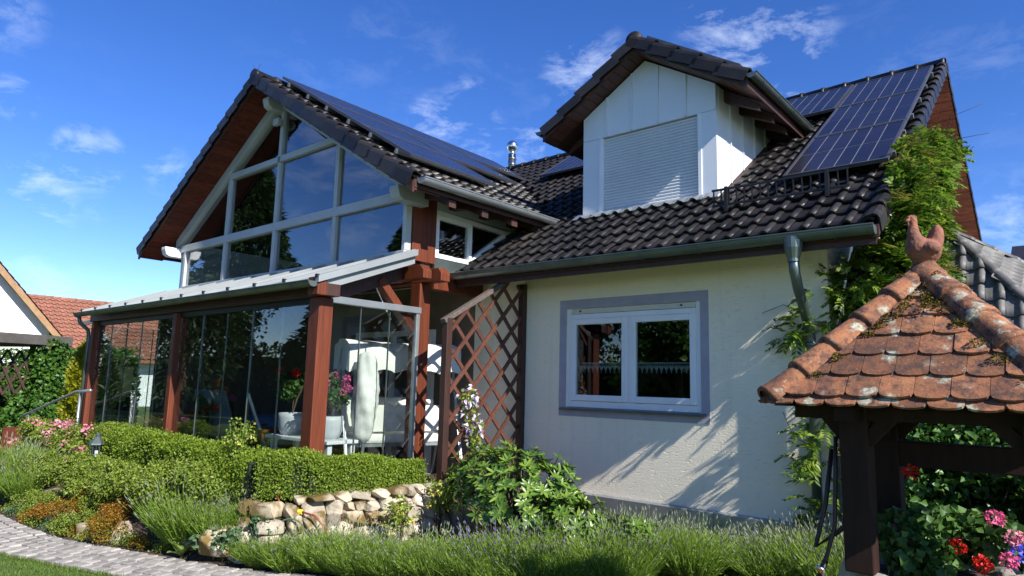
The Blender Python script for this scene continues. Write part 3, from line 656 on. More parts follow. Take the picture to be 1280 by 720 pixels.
slm.prism([(-4.893, 0, 0), (-4.893, -.010, hh * .18), (-4.893, -.014, hh * .5), (-4.893, -.010, hh * .82), (-4.893, 0, hh * .97), (-4.893, .008, hh * .97), (-4.893, .008, 0)], (1.406, 0, 0))
slm = slm.mesh('slat', 'shutter_grey')
for k in range(ns): put('slat', slm, sh, Matrix.Translation((0, DY + .05, zs0 + k * hh)))
# dormer sides
for X, sgn in ((DX1, 1), (DX0, -1)):
    yb_ = lambda z: EY + (z - EZ) / TP
    for k in range(5):
        ya, yc = DY + (k * .42 if k else .093), DY + (k + 1) * .42 - .006
        za, zb = zmain(ya) - .02, min(zmain(yc) - .02, DSH)
        if za > DSH - .05: break
        MB().prism([(X, ya, za), (X, yc, zb), (X, yc, DSH), (X, ya, DSH)], (-sgn * .03, 0, 0)).build('cladding_panel', 'white_sheet', dormer)
        if k: MB().box(min(X, X + sgn * .022), max(X, X + sgn * .022), ya - .012, ya + .006, za, DSH).build('standing_seam', 'white_sheet', dormer)
# lead apron in front of the dormer, dressed over the tiles
ap = MB(); nseg = 60
for k in range(nseg):
    xa, xb = DX0 - .08 + k * (DX1 - DX0 + .16) / nseg, DX0 - .08 + (k + 1) * (DX1 - DX0 + .16) / nseg
    wv = lambda x: .035 * max(0, math.sin((x + .05) * 2 * math.pi / TWD))
    ap.add([(xa, DY - .012, zmain(DY) + .05), (xb, DY - .012, zmain(DY) + .05), (xb, DY - .15 - wv(xb) * .5, zmain(DY - .15) + .05 + wv(xb)), (xa, DY - .15 - wv(xa) * .5, zmain(DY - .15) + .05 + wv(xa))], [(0, 3, 2, 1)])
ap.build('lead_apron', 'zinc_pale', dormer, True)
# dormer roof
DE = 1.50; DEZ, DRZ = 5.41, 6.35; DT = (DRZ - DEZ) / DE; DCs = 1 / math.hypot(1, DT); DS = DT * DCs; DYV = 7.36
dr = MB()
for s in (1, -1):
    slab(dr, [(DC, DYV + .02, DRZ - .03), (DC, 11.2, DRZ - .03), (DC + s * DE, 9.7, DEZ - .03), (DC + s * DE, DYV + .02, DEZ - .03)][::s], .12)
dormer_roof = dr.build('dormer_roof', 'wood_dark', house)
for s in (1, -1):
    Y = Vector((-s * DCs, 0, DS)); X = Vector((0, s, 0)); N = X.cross(Y); rows = 5; e = (DE / DCs) / rows
    tm = tile_mesh('roof_tile', TWD, e * 1.15, 'tile_dark')
    ncol = 20; O = Vector((DC + s * DE, DYV if s > 0 else DYV + ncol * TWD, DEZ - .03))
    tile_field(dormer_roof, O, X, Y, TWD, e, ncol, rows, tm, lambda q: q.z > zmain(q.y) - .02, limit=0)
    vm = verge_mesh('verge_tile', 'tile_dark', -s, L=e * 1.15, h=.12)
    for r in range(rows):
        p = Vector((DC + s * DE, DYV, DEZ - .02)) + Y * (r * e)
        put('verge_tile', vm, dormer_roof, frame(X if s > 0 else X, Y, N, p))
    for k in range(14):          # soffit boards of the gable overhang, board ends towards the verge
        xa, xb = DC + s * DE * k / 14, DC + s * DE * (k + .93) / 14; za, zb = DRZ - .165 - abs(xa - DC) * DT, DRZ - .165 - abs(xb - DC) * DT
        MB().prism([(xa, DYV + .03, za), (xb, DYV + .03, zb), (xb, DY - .003, zb), (xa, DY - .003, za)], (0, 0, .014)).build('soffit_board', 'wood_soffit', dormer_roof)
    MB().prism([(DC, DYV, DRZ - .05), (DC + s * DE, DYV, DEZ - .05), (DC + s * DE, DYV, DEZ - .16), (DC, DYV, DRZ - .17)], (0, .028, 0)).build('bargeboard', 'wood_dark', dormer_roof)
    for k in range(4):           # rafter tails under the side eave
        y = DY + .25 + k * .5; xs_ = DX1 if s > 0 else DX0
        MB().prism([(xs_, y, DSH + .02), (DC + s * (DE - .08), y, DEZ - .14), (DC + s * (DE - .08), y, DEZ - .22), (xs_, y, DSH - .15)], (0, .09, 0)).build('rafter', 'wood_dark', dormer_roof)
    gutter('gutter', (DC + s * (DE + .055), DYV - .02, DEZ + .0), (DC + s * (DE + .055), 9.53, DEZ - .0), .062, dormer_roof, nbr=4)
for k in range(10): put('ridge_tile', ridge_t, dormer_roof, frame((1, 0, 0), (0, 1, 0), (0, 0, 1), (DC, DYV - .02 + k * .35, DRZ - .015)))

# glazed gable wing -----------------------------------------------------
wr = MB()
slab(wr, [(WX, WY0 + .02, WZ - .03), (WX, 7.72, WZ - .03), (RX, 11.25, WRZ - .03), (RX, WY0 + .02, WRZ - .03)], .10)
slab(wr, [(RX, WY0 + .02, WRZ - .03), (RX, 11.25, WRZ - .03), (WXL, 11.25, WZ - .03), (WXL, WY0 + .02, WZ - .03)], .10)
wing_roof = wr.build('wing_roof', 'wood_dark', house)
WE = ((WX - RX) / CW) / 15
tile_w = tile_mesh('roof_tile', TWD, WE * 1.16, 'tile_dark')
tile_field(wing_roof, (WX, WY0, WZ - .03), (0, 1, 0), (-CW, 0, SW), TWD, WE, 35, 15, tile_w, lambda q: q.z > zmain(q.y) - .02, limit=300,
           see=lambda q: not (5.5 < q.y < 7.0 and q.x < -6.6) and not (5.5 < q.y < 8.8 and q.x < -7.6))
tile_field(wing_roof, (WXL, WY0 + 35 * TWD, WZ - .03), (0, -1, 0), (CW, 0, SW), TWD, WE, 35, 15, tile_w, lambda q: True, limit=0)
vmr = verge_mesh('verge_tile', 'tile_dark', -1, L=WE * 1.16, h=.15); vml = verge_mesh('verge_tile', 'tile_dark', 1, L=WE * 1.16, h=.15)
for r in range(15):
    put('verge_tile', vmr, wing_roof, frame((0, 1, 0), (-CW, 0, SW), (SW, 0, CW), Vector((WX, WY0, WZ - .02)) + Vector((-CW, 0, SW)) * (r * WE)))
    put('verge_tile', vml, wing_roof, frame((0, -1, 0), (CW, 0, SW), (-SW, 0, CW), Vector((WXL, WY0, WZ - .02)) + Vector((CW, 0, SW)) * (r * WE)))
for k in range(18): put('ridge_tile', ridge_t, wing_roof, frame((1, 0, 0), (0, 1, 0), (0, 0, 1), (RX, WY0 - .03 + k * .35, WRZ - .02)))
# frost-dry twigs of a finial wire at the ridge end
for a_, b_2 in (((-.05, -.03), (.12)), ((.05, .02), (.12)), ((.0, .05), (.10))):
    MB().tube([(RX, WY0 + .02, WRZ + .07), (RX + a_[0] * 1.6, WY0 + .02 + a_[1], WRZ + .07 + b_2)], .004, 5).build('ridge_wire', 'steel', wing_roof)
YG = 5.5
for s in (1, -1):                        # soffit boards of the gable overhang
    nb = 26; run = WX - RX
    for k in range(nb):
        xa, xb = RX + s * run * k / nb, RX + s * run * (k + .95) / nb; za, zb = WRZ - .16 - abs(xa - RX) * TW, WRZ - .16 - abs(xb - RX) * TW
        MB().prism([(xa, WY0 + .03, za), (xb, WY0 + .03, zb), (xb, YG - .05, zb), (xa, YG - .05, za)], (0, 0, .018)).build('soffit_board', 'wood_redh', wing_roof)
    MB().prism([(RX, WY0 + .0, WRZ - .06), (RX + s * run, WY0 + .0, WZ - .06), (RX + s * run, WY0 + .0, WZ - .19), (RX, WY0 + .0, WRZ - .20)], (0, .027, 0)).build('bargeboard', 'wood_dark', wing_roof)
gutter('gutter', (WX + .075, WY0 + .06, WZ - .02), (WX + .075, 7.80, WZ + .0), .070, wing_roof, m='zinc_pale', nbr=5)
gutter('gutter', (WXL - .075, WY0 + .02, WZ - .02), (WXL - .075, 9.80, WZ - .02), .070, wing_roof, m='zinc_pale', nbr=5)
# frame of the glazing
GB = 3.36; GLX, GRX = -12.76, -6.44
def zg(x): return WRZ - .36 - abs(x - RX) * TW                # underside of the raking frame
gf = MB()
for s in (1, -1):                        # raking timbers
    xe = RX + s * 3.36
    gf.prism([(RX, YG - .06, zg(RX) + .20), (xe, YG - .06, zg(xe) + .20), (xe, YG - .06, zg(xe)), (RX, YG - .06, zg(RX))][::s], (0, .16, 0))
glaz = gf.build('gable_glazing', 'gable_grey', house, bevel=.008)
def vbar(x, za, zb, w=.085): MB().box(x - w / 2, x + w / 2, YG - .035, YG + .07, za, zb).build('mullion', 'gable_grey', glaz, bevel=.006)
def hbar(xa, xb, z, h=.12): MB().box(xa, xb, YG - .045, YG + .075, z - h / 2, z + h / 2).build('transom', 'gable_grey', glaz, bevel=.006)
RAIL, RAIL2 = 4.135, 5.245
mull = [-11.20, -9.61, -8.01]
for x in mull:
    vbar(x, GB + .05, RAIL - .06)
    vbar(x, RAIL + .06, (RAIL2 - .05) if x == mull[1] else zg(x) + .02)
vbar(mull[1], RAIL2 + .05, zg(mull[1]) + .02)
vbar(GLX + .04, GB + .05, RAIL - .06, .08); vbar(GRX - .03, GB + .05, RAIL - .06, .06)
hbar(GLX - .1, GRX, RAIL, .13); hbar(-11.20 + .045, -9.61 - .0425, RAIL2, .10); hbar(-9.61 + .0425, -8.01 - .0425, RAIL2, .10)
hbar(GLX, GRX, GB + .01, .08)
def pane(poly): MB().prism([(x, YG + .012, z) for x, z in poly], (0, .008, 0)).build('pane', 'glass_gable', glaz)
xs = [GLX + .08] + mull + [GRX - .06]
for k in range(4): 
    xa, xb = xs[k] + .03, xs[k + 1] - .03
    pane([(xa, GB + .04), (xb, GB + .04), (xb, RAIL - .05), (xa, RAIL - .05)])
xl0 = RX - (WRZ - .36 - RAIL - .05) / TW; xr0 = RX + (WRZ - .36 - RAIL - .05) / TW
pane([(xl0, RAIL + .05), (-11.23, RAIL + .05), (-11.23, zg(-11.23) + .02)])
pane([(-11.17, RAIL + .05), (-9.64, RAIL + .05), (-9.64, RAIL2 - .04), (-11.17, min(RAIL2 - .04, zg(-11.17)))])
pane([(-11.10, RAIL2 + .04), (-9.64, RAIL2 + .04), (-9.64, zg(-9.64) + .02)])
pane([(-9.58, RAIL + .05), (-8.04, RAIL + .05), (-8.04, RAIL2 - .04), (-9.58, RAIL2 - .04)])
pane([(-9.58, RAIL2 + .04), (-8.34, RAIL2 + .04), (-9.58, zg(-9.58) + .02)])
pane([(-7.98, RAIL + .05), (xr0, RAIL + .05), (-7.98, zg(-7.98) + .02)])
# purlin ends
for x, z in ((-12.98, 4.06), (RX + .05, 6.12), (-6.36, 4.08)):
    MB().prism([(x - .085, 5.18, z + .04), (x - .085, 5.21, z - .05), (x - .085, 5.27, z - .085), (x - .085, YG + .2, z - .085), (x - .085, YG + .2, z + .09), (x - .085, 5.18, z + .09)], (.17, 0, 0)).build('purlin_end', 'gable_grey' if x > -12 else 'white_paint', house, bevel=.008)
# small floodlight under the apex
MB().box(RX + .01, RX + .17, 5.36, 5.43, 5.80, 5.91).build('floodlight', 'gable_grey', house, bevel=.008)
# corner post, side wall with trapezoid window
MB().box(-6.60, -6.42, YG + .08, 5.72, 3.30, 4.25).build('corner_post', 'wood_red', house, bevel=.006)
MB().box(-6.56, -6.425, 5.722, 5.99, 3.30, 4.25).build('corner_board', 'wood_red', house, bevel=.006)
SX = -6.44
sw = MB(); O_ = [(SX, 6.0, 3.40), (SX, 6.68, 3.40), (SX, 7.58, 4.02), (SX, 6.0, 4.05)]
I_ = [(SX, 6.06, 3.46), (SX, 6.655, 3.46), (SX, 7.36, 3.965), (SX, 6.06, 3.99)]
vs = O_ + I_ + [(x - .09, y, z) for x, y, z in O_] + [(x - .09, y, z) for x, y, z in I_]
fs = []
for k in range(4):
    j = (k + 1) % 4; fs += [(k, j, 4 + j, 4 + k), (8 + k, 12 + k, 12 + j, 8 + j), (k, 8 + k, 8 + j, j), (4 + k, 4 + j, 12 + j, 12 + k)]
sidew = MB().add(vs, fs).build('side_window', 'white_paint', house)
MB().box(SX - .08, SX + .006, 6.64, 6.69, 3.455, 3.985).build('mullion', 'white_paint', sidew)
MB().box(SX - .06, SX + .002, 6.06, 6.64, 3.93, 3.985).build('sash_rail', 'white_paint', sidew)
MB().prism([(SX - .04, y, z) for _, y, z in I_], (-.006, 0, 0)).build('pane', 'glass_gable', sidew)
MB().prism([(SX - .006, 6.0, 3.20), (SX - .006, 6.42, 3.20), (SX - .006, 6.60, 3.395), (SX - .006, 6.0, 3.395)], (-.06, 0, 0)).build('flashing_strip', 'zinc', house)
MB().prism([(SX - .012, 5.5, 4.055), (SX - .012, 7.8, 4.055), (SX - .012, 7.9, 4.42), (SX - .012, 5.5, 4.42)], (-.06, 0, 0)).build('side_wall_strip', 'gable_grey', house)
for k in range(4):                       # shaped rafter tails of the wing eave
    y = 5.62 + k * .60; zt_ = lambda x: zwing(x) - .14
    MB().prism([(WX - .02, y, zt_(WX)), (SX, y, zt_(SX)), (SX, y, zt_(SX) - .30), (SX + .18, y, zt_(SX) - .31), (SX + .34, y, zt_(SX + .34) - .14), (WX - .02, y, zt_(WX) - .09)], (0, .12, 0)).build('rafter', 'wood_dark', wing_roof)
MB().box(SX + .0, SX + .14, 5.2, 7.7, 4.30, 4.40).build('wall_plate', 'wood_dark', wing_roof)
# inside of the upper room: floor, back wall, sides
MB().box(-13.1, -6.56, YG + .12, 9.6, 3.22, 3.32).build('upper_floor', 'inside_wall', house)
MB().prism([(-13.0, 9.5, 3.32), (-6.56, 9.5, 3.32), (-6.56, 9.5, zwing(-6.56) - .15), (RX, 9.5, WRZ - .15), (-13.0, 9.5, zwing(-13.0) - .15)], (0, .1, 0)).build('upper_back_wall', 'inside_wall', house)
MB().box(-13.1, -12.95, YG + .08, 9.5, 3.32, 4.28).build('upper_side_wall', 'render_white', house)
MB().prism([(SX - .05, 7.6, 3.32), (SX - .05, 9.5, 3.32), (SX - .05, 9.5, 4.4), (SX - .05, 7.6, 4.4)], (-.08, 0, 0)).build('upper_side_wall', 'render_white', house)
# lower roof with modules just left of the wing (only its edge shows)
MB().prism([(-16.4, 5.0, 2.85), (-13.75, 5.0, 3.02), (-13.75, 8.6, 4.1), (-16.4, 8.6, 4.0)], (0, 0, -.08)).build('lean_to_roof', 'pv_frame', house)

# solar modules -----------------------------------------------------------
def pv_module(O, X, Y, w, h, label, group, nc=6, nr=2):
    """module lying on rails: O lower-left corner, X across, Y up the slope"""
    O, X, Y = Vector(O), Vector(X), Vector(Y); N = X.cross(Y); t = thing('solar_module', label, 'solar panel', O, group)
    F = frame(X, Y, N, O); key = (round(w, 3), round(h, 3), nc, nr)
    if key not in PV:
        fm = MB(); b = .028; d = .04
        fm.box(0, b, 0, h, -d, 0).box(w - b, w, 0, h, -d, 0).box(b, w - b, 0, b, -d, 0).box(b, w - b, h - b, h, -d, 0)
        bk = MB().box(b, w - b, b, h - b, -.02, -.008)
        cw, ch = (w - 2 * b) / nc, (h - 2 * b) / nr
        ce = MB().add([(.005, .0065, 0), (cw - .005, .0065, 0), (cw - .005, ch - .0065, 0), (.005, ch - .0065, 0)], [(0, 1, 2, 3)])
        rl = MB().box(-.02, w + .02, h * .22, h * .22 + .04, -.10, -.041).box(-.02, w + .02, h * .75, h * .75 + .04, -.10, -.041)
        PV[key] = (fm.mesh('frame', 'pv_frame'), bk.mesh('backing', 'pv_back'), ce.mesh('cell', 'pv_cell'), rl.mesh('mounting_rail', 'zinc_pale'), cw, ch, b)
    fm, bk, ce, rl, cw, ch, b = PV[key]
    put('frame', fm, t, F); bo = put('backing', bk, t, F); put('mounting_rail', rl, t, F)
    for i in range(nc):
        for j in range(nr): put('cell', ce, t, F @ Matrix.Translation((b + i * cw, b + j * ch, -.006)))
PV = {}
MX, MY, MN = Vector((1, 0, 0)), Vector((0, CP, SP)), Vector((0, -SP, CP))
def on_main(x, s, off=.15): return Vector((x, EY, EZ)) + MY * s + MN * off
for k in range(3):
    lab = ['lowest solar module of the column beside the right verge', 'middle solar module of the column beside the right verge', 'top solar module of the column beside the right verge'][k]
    pv_module(on_main(-2.395, 1.36 + k * 1.475), MX, MY, 1.05, 1.46, lab, 'modules on the main roof')
for k in range(5):
    lab = 'solar module just under the main ridge, right of the dormer' if k == 0 else ('solar module under the main ridge behind the dormer' if k < 3 else 'solar module under the main ridge, between dormer and flue')
    pv_module(on_main(-3.475 - k * 1.075, 4.32), MX, MY, 1.05, 1.46, lab, 'modules on the main roof')
WYv, WN = Vector((-CW, 0, SW)), Vector((SW, 0, CW))
wl3 = ['lower', 'middle', 'upper']
for row, cnt in enumerate((1, 2, 3)):
    for k in range(cnt):
        where = ['beside the gable verge', 'next in from the gable verge', 'nearest the flue'][k]
        pv_module(Vector((WX, 5.40 + k * 1.72, WZ)) + WYv * (.70 + row * 1.28) + WN * .15, (0, 1, 0), WYv, 1.70, 1.26, f'solar module in the {wl3[row]} row over the glazed gable, {where}', 'modules on the wing roof', nc=6, nr=6)
for k in range(1):
    pv_module(Vector((DC + DE - .05, DYV + .06, DEZ + .08)) + Vector((-DCs, 0, DS)) * .10 + Vector((DS, 0, DCs)) * .06, (0, 1, 0), (-DCs, 0, DS), 1.6, 1.45, 'solar module on the right slope of the dormer roof', 'modules on the dormer')

# ================================================================== THE SUNROOM
sun = thing('sunroom', 'glazed sunroom with red-brown posts and pale sloping roof before the gable', 'sunroom', (-9.8, 4.9, .45))
FZ = .45; SY = 4.30; SXL, SXR = -13.25, -6.36
MB().box(SXL - .05, SXR + .06, SY - .10, 6.995, .05, FZ).build('floor', 'stone_grey', sun)
for x, nm in ((-6.44, ''), (-9.94, ''), (-13.18, '')):
    w = .19 if x > -7 else .12
    MB().box(x - w / 2, x + w / 2, SY - .085, SY + .10, FZ, 2.66).build('post', 'wood_red', sun, bevel=.008)
MB().box(-6.62, -6.44, 5.76, 5.95, FZ, 3.02).build('post', 'wood_red', sun, bevel=.008)            # rear corner post
hd = MB().box(SXL - .05, -6.20, SY - .10, SY + .08, 2.665, 2.80).build('front_beam', 'wood_dark', sun, bevel=.006)
MB().box(-6.38, -6.19, SY - .22, SY - .10, 2.66, 2.86).build('beam_end', 'wood_red', sun, bevel=.008)
for y0, y1, xe in ((5.78, 5.94, -6.08), (5.50, 5.64, -6.10)):
    MB().prism([(-7.4, y0, 3.03), (xe, y0, 3.03), (xe, y0, 3.13), (xe - .06, y0, 3.20), (-7.4, y0, 3.20)], (0, y1 - y0, 0)).build('cross_beam', 'wood_red', sun, bevel=.006)
MB().box(-6.62, -6.46, 6.02, 6.98, 2.98, 3.18).build('cross_beam', 'wood_red', sun, bevel=.006)
MB().beam((-6.53, 5.80, 2.35), (-6.53, 5.15, 3.0), .10, .12, (1, 0, 0)).build('brace', 'wood_red', sun)
MB().prism([(-6.50, SY + .1, 2.60), (-6.50, 5.8, 3.16), (-6.50, 5.8, 3.30), (-6.50, SY + .1, 2.78)], (-.09, 0, 0)).build('side_rafter', 'wood_dark', sun)
# roof: glazing bars and panels from the gable sill down to the gutter
y_t, z_t, y_b, z_b = 5.46, 3.35, 4.10, 2.83
nb = 11
for k in range(nb):
    xa, xb = SXL - .10 + (SXR + .16 - SXL + .10) * k / nb, SXL - .10 + (SXR + .16 - SXL + .10) * (k + 1) / nb
    MB().prism([(xa + .03, y_b, z_b - .01), (xb - .03, y_b, z_b - .01), (xb - .03, y_t, z_t - .01), (xa + .03, y_t, z_t - .01)], (0, 0, .012)).build('roof_pane', 'roof_glazing', sun)
for k in range(nb + 1):
    x = SXL - .10 + (SXR + .16 - SXL + .10) * k / nb
    MB().prism([(x - .035, y_b - .03, z_b - .04), (x + .035, y_b - .03, z_b - .04), (x + .035, y_t, z_t - .04), (x - .035, y_t, z_t - .04)], (0, 0, .075)).build('glazing_bar', 'bar_grey', sun)
    MB().box(x - .02, x + .02, y_b - .045, y_b - .01, z_b + .015, z_b + .05).build('bar_clip', 'black_metal', sun)
MB().box(SXL - .15, SXR + .12, y_b - .02, y_b + .01, z_b - .06, z_b - .015).build('eave_profile', 'zinc_pale', sun)
MB().prism([(SXR + .14, y_b, z_b - .14), (SXR + .14, y_t, z_t - .14), (SXR + .14, y_t, z_t + .045), (SXR + .14, y_b, z_b + .045)], (-.05, 0, 0)).build('verge_board', 'bar_grey', sun)
sg_ = gutter('gutter', (SXL - .18, 4.03, 2.80), (-6.20, 4.03, 2.80), .062, sun, m='zinc', nbr=10)
MB().tube([(SXL - .08, 4.03, 2.76), (SXL - .08, 4.06, 2.64), (SXL - .08, 4.2, 2.52), (SXL - .08, 4.22, 2.40), (SXL - .08, 4.22, .1)], .032, 10).build('downpipe', 'zinc', sun, True)
# sliding glass leaves
def leaf_pane(a, b, z0, z1, nm='glass_leaf', edge=True):
    a, b = Vector(a), Vector(b); d = (b - a).normalized(); n_ = d.cross(Vector((0, 0, 1)))
    o = MB().prism([(a.x, a.y, z0), (b.x, b.y, z0), (b.x, b.y, z1), (a.x, a.y, z1)], n_ * .010).build(nm, 'glass_room', sun)
    MB().beam((b.x, b.y, z0), (b.x, b.y, z1), .013, .016, n_).build('edge_profile', 'zinc', o)
    return o
for xa, xb in ((-13.11, -10.01), (-9.87, -6.55)):
    n_ = 5
    for k in range(n_):
        u0, u1 = xa + (xb - xa) * k / n_, xa + (xb - xa) * (k + 1) / n_
        leaf_pane((u0 + .004, SY + (.012 * (k % 2)), 0), (u1 - .004, SY + (.012 * (k % 2)), 0), FZ + .06, 2.60)
    MB().box(xa - .02, xb + .02, SY - .03, SY + .05, 2.60, 2.662).build('track', 'black_metal', sun)
    MB().box(xa - .02, xb + .02, SY - .03, SY + .05, FZ, FZ + .06).build('track', 'black_metal', sun)
for k in range(3):
    u0, u1 = 4.42 + (5.72 - 4.42) * k / 3, 4.42 + (5.72 - 4.42) * (k + 1) / 3
    leaf_pane((SX, u0 + .004, 0), (SX, u1 - .004, 0), FZ + .06, 2.62)
MB().box(SX - .035, SX + .045, 4.40, 5.765, 2.62, 2.70).build('track', 'zinc_pale', sun, bevel=.006)
MB().box(SX - .03, SX + .03, 5.70, 5.755, FZ, 2.62).build('end_profile', 'zinc_pale', sun, bevel=.005)
MB().box(SX - .03, SX + .03, 4.40, 5.765, FZ, FZ + .06).build('track', 'black_metal', sun)
for k in range(3):
    u0, u1 = 4.40 + 2.55 * k / 3, 4.40 + 2.55 * (k + 1) / 3
    leaf_pane((SXL + .05, u0, 0), (SXL + .05, u1 - .01, 0), FZ + .06, 2.60)
MB().box(SXL + .08, SXL + .16, 5.3, 6.99, FZ, 3.1).build('inner_wall', 'inside_shaded', sun)
MB().box(SX - .03, SX + .03, 5.96, 6.99, FZ, FZ + .10).build('bottom_rail', 'wood_red', sun)
# back wall door/window of the house seen through the glass
dw = MB().box(-9.3, -9.22, 6.93, 6.998, FZ, 2.55).box(-7.5, -7.42, 6.93, 6.998, FZ, 2.55).box(-9.22, -7.5, 6.93, 6.998, 2.47, 2.55).box(-8.40, -8.32, 6.93, 6.998, FZ, 2.47).build('garden_door', 'white_paint', house)
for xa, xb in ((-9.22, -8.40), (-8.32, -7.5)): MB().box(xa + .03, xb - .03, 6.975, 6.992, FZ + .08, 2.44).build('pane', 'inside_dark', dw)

# ---- inside the sunroom ------------------------------------------------------
t = thing('bench_table', 'white low table carrying two potted geraniums inside the sunroom', 'table', (-7.2, 4.85, FZ))
MB().box(-7.95, -6.62, 4.62, 5.06, 1.02, 1.06).build('tabletop', 'white_paint', t, bevel=.006)
for x in (-7.88, -6.72):
    for y in (4.66, 4.98): MB().box(x, x + .06, y, y + .06, FZ, 1.02).build('leg', 'white_paint', t)
def geranium(x, y, z, h, petal, label, pot='pot_pale', pr=.17, ph=.27, seed=1, nfl=9):
    t = thing('potted_geranium', label, 'potted plant', (x, y, z), 'geraniums in the sunroom')
    MB().lathe((x, y, z), [(pr * .72, 0), (pr * .95, ph * .35), (pr, ph * .8), (pr * .97, ph), (pr * .86, ph), (pr * .84, ph * .9), (.01, ph * .9)], 18).build('pot', pot, t, True)
    bl = clumpy((x, y, z + ph + h * .45), (.17, .17, h * .42), 16, .085, seed)
    foliage('foliage', blob_leaves(bl, 1100, .05, .05, out=.7, upb=.2, shell=.3), 'leaf_geranium', t)
    st = MB(); g = random.Random(seed)
    for k in range(6): a = g.uniform(0, 6.28); st.tube([(x, y, z + ph * .9), (x + .05 * math.cos(a), y + .05 * math.sin(a), z + ph + h * .3), (x + .13 * math.cos(a), y + .13 * math.sin(a), z + ph + h * .6)], .007, 5)
    st.build('stem', 'bark', t)
    for k in range(nfl):
        a = g.uniform(0, 6.28); r = g.uniform(.05, .24); c = (x + r * math.cos(a), y + r * math.sin(a), z + ph + h * g.uniform(.55, 1.05) - r * .3)
        foliage('flower_head', blob_leaves([(*c, .045, .045, .04)], 60, .025, .022, shell=.7), petal, t)
    return t
geranium(-6.92, 4.84, 1.06, .50, 'petal_pink', 'pink geranium in a pale pot on the white table', seed=3, nfl=11)
geranium(-7.72, 4.84, 1.06, .60, 'petal_red', 'red geranium in a pale pot on the white table', seed=4, nfl=8)
geranium(-9.45, 4.62, FZ, .95, 'petal_red', 'tall red geranium in a pot beside the middle post', seed=5, nfl=10, pr=.15, ph=.3)
geranium(-9.95, 5.0, FZ, .80, 'petal_pink', 'pink geranium behind the middle sunroom post', seed=6, nfl=9, pr=.15, ph=.3)
# garden swing with white canopy
t = thing('garden_swing', 'garden swing seat with white canopy and cushions inside the sunroom', 'swing seat', (-7.25, 6.0, FZ))
a0, b0 = Vector((-7.55, 5.35, 0)), Vector((-7.05, 6.85, 0)); dd = (b0 - a0).normalized(); nn = Vector((dd.y, -dd.x, 0))          # nn faces the garden
cv = MB(); nn_ = 28
def cpt(u, v): 
    p = a0 + dd * ((b0 - a0).length * u) + nn * (.62 * v - .12); return p
V = []; Fq = []
for i in range(nn_ + 1):
    u = i / nn_
    for j in range(7):
        v = j / 6; z = 2.20 + .10 * math.sin(math.pi * v) - .02 * math.sin(math.pi * u) ; V.append(cpt(u, v) + Vector((0, 0, z)))
    V.append(cpt(u, 1.03) + nn * (.012 * math.sin(u * 60)) + Vector((0, 0, 1.86 + .05 * abs(math.sin(u * math.pi * 5)))))
for i in range(nn_):
    for j in range(7): q = i * 8 + j; Fq.append((q, q + 8, q + 9, q + 1))
cv.add(V, Fq)
V2 = []; F2 = []
for k in range(13):
    v = k / 12; p = cpt(0, v) - dd * (.01 + .012 * math.sin(k * 1.9)); V2 += [p + Vector((0, 0, 2.20 + .10 * math.sin(math.pi * v))), p + Vector((0, 0, 1.86 + .05 * abs(math.sin(k * .8))))]
for k in range(12): F2.append((2 * k, 2 * k + 1, 2 * k + 3, 2 * k + 2))
cv.add(V2, F2); cv.build('canopy', 'fabric_white', t, True)
for v_ in (a0, b0):
    fr = MB(); p = v_ + nn * .15
    fr.tube([p + nn * .55 + Vector((0, 0, FZ)), p + nn * .05 + Vector((0, 0, 2.16)), p - nn * .45 + Vector((0, 0, FZ))], .022, 8); fr.build('frame', 'zinc_pale', t)
c0 = (a0 + b0) / 2
def obox(c, hx, hy, hz, X=dd, Y=nn):
    m = MB(); vs = [c + X * (sx * hx) + Y * (sy * hy) + Vector((0, 0, sz * hz)) for sz in (-1, 1) for sx, sy in ((-1, -1), (1, -1), (1, 1), (-1, 1))]
    return m.add(vs, [(0, 3, 2, 1), (4, 5, 6, 7), (0, 1, 5, 4), (1, 2, 6, 5), (2, 3, 7, 6), (3, 0, 4, 7)])
obox(c0 + nn * .18 + Vector((0, 0, 1.02)), .66, .26, .06).build('seat_cushion', 'fabric_white', t, bevel=.04)
obox(c0 - nn * .08 + Vector((0, 0, 1.30)), .66, .07, .24).build('back_cushion', 'fabric_white', t, bevel=.05)
obox(c0 + nn * .40 + Vector((0, 0, 1.28)), .66, .006, .17).build('cover_flap', 'fabric_white', t)
obox(c0 + nn * .16 + Vector((0, 0, .94)), .68, .27, .02).build('seat_frame', 'zinc_pale', t)
# folded parasol in a white cover
t = thing('covered_parasol', 'folded parasol in a crumpled white cover beside the pink geranium', 'parasol', (-6.82, 5.28, FZ))
pr = [(.03, .55), (.085, .60), (.13, .78), (.155, 1.0), (.15, 1.2), (.125, 1.4), (.11, 1.55), (.09, 1.64), (.02, 1.67)]
pz = np.linspace(.55, 1.67, 34); pr = list(zip(np.interp(pz, [q[1] for q in pr], [q[0] for q in pr]), pz))
cvr = MB(); n_ = 26; g = random.Random(5); vs = []
for k, (r, z) in enumerate(pr):
    for j in range(n_):
        a = 2 * math.pi * j / n_; q = r * (1 + .10 * math.sin(3 * a + k * .25) + .035 * math.sin(k * 1.3 + math.sin(a * 2) * 2) + .05 * math.sin(6 * a + k * .35) + g.uniform(-.015, .015)); vs.append((-6.82 + q * math.cos(a) * 1.1, 5.28 + q * math.sin(a), FZ + z))
cvr.add(vs, [(i * n_ + j, i * n_ + (j + 1) % n_, (i + 1) * n_ + (j + 1) % n_, (i + 1) * n_ + j) for i in range(len(pr) - 1) for j in range(n_)])
cvr.build('cover', 'fabric_white', t, True)
MB().tube([(-6.82, 5.28, FZ), (-6.82, 5.28, FZ + .58)], .022, 10).build('pole', 'zinc_pale', t)
MB().lathe((-6.82, 5.28, FZ), [(.22, 0), (.22, .05), (.05, .08), (.03, .12)], 16).build('base', 'stone_grey', t)
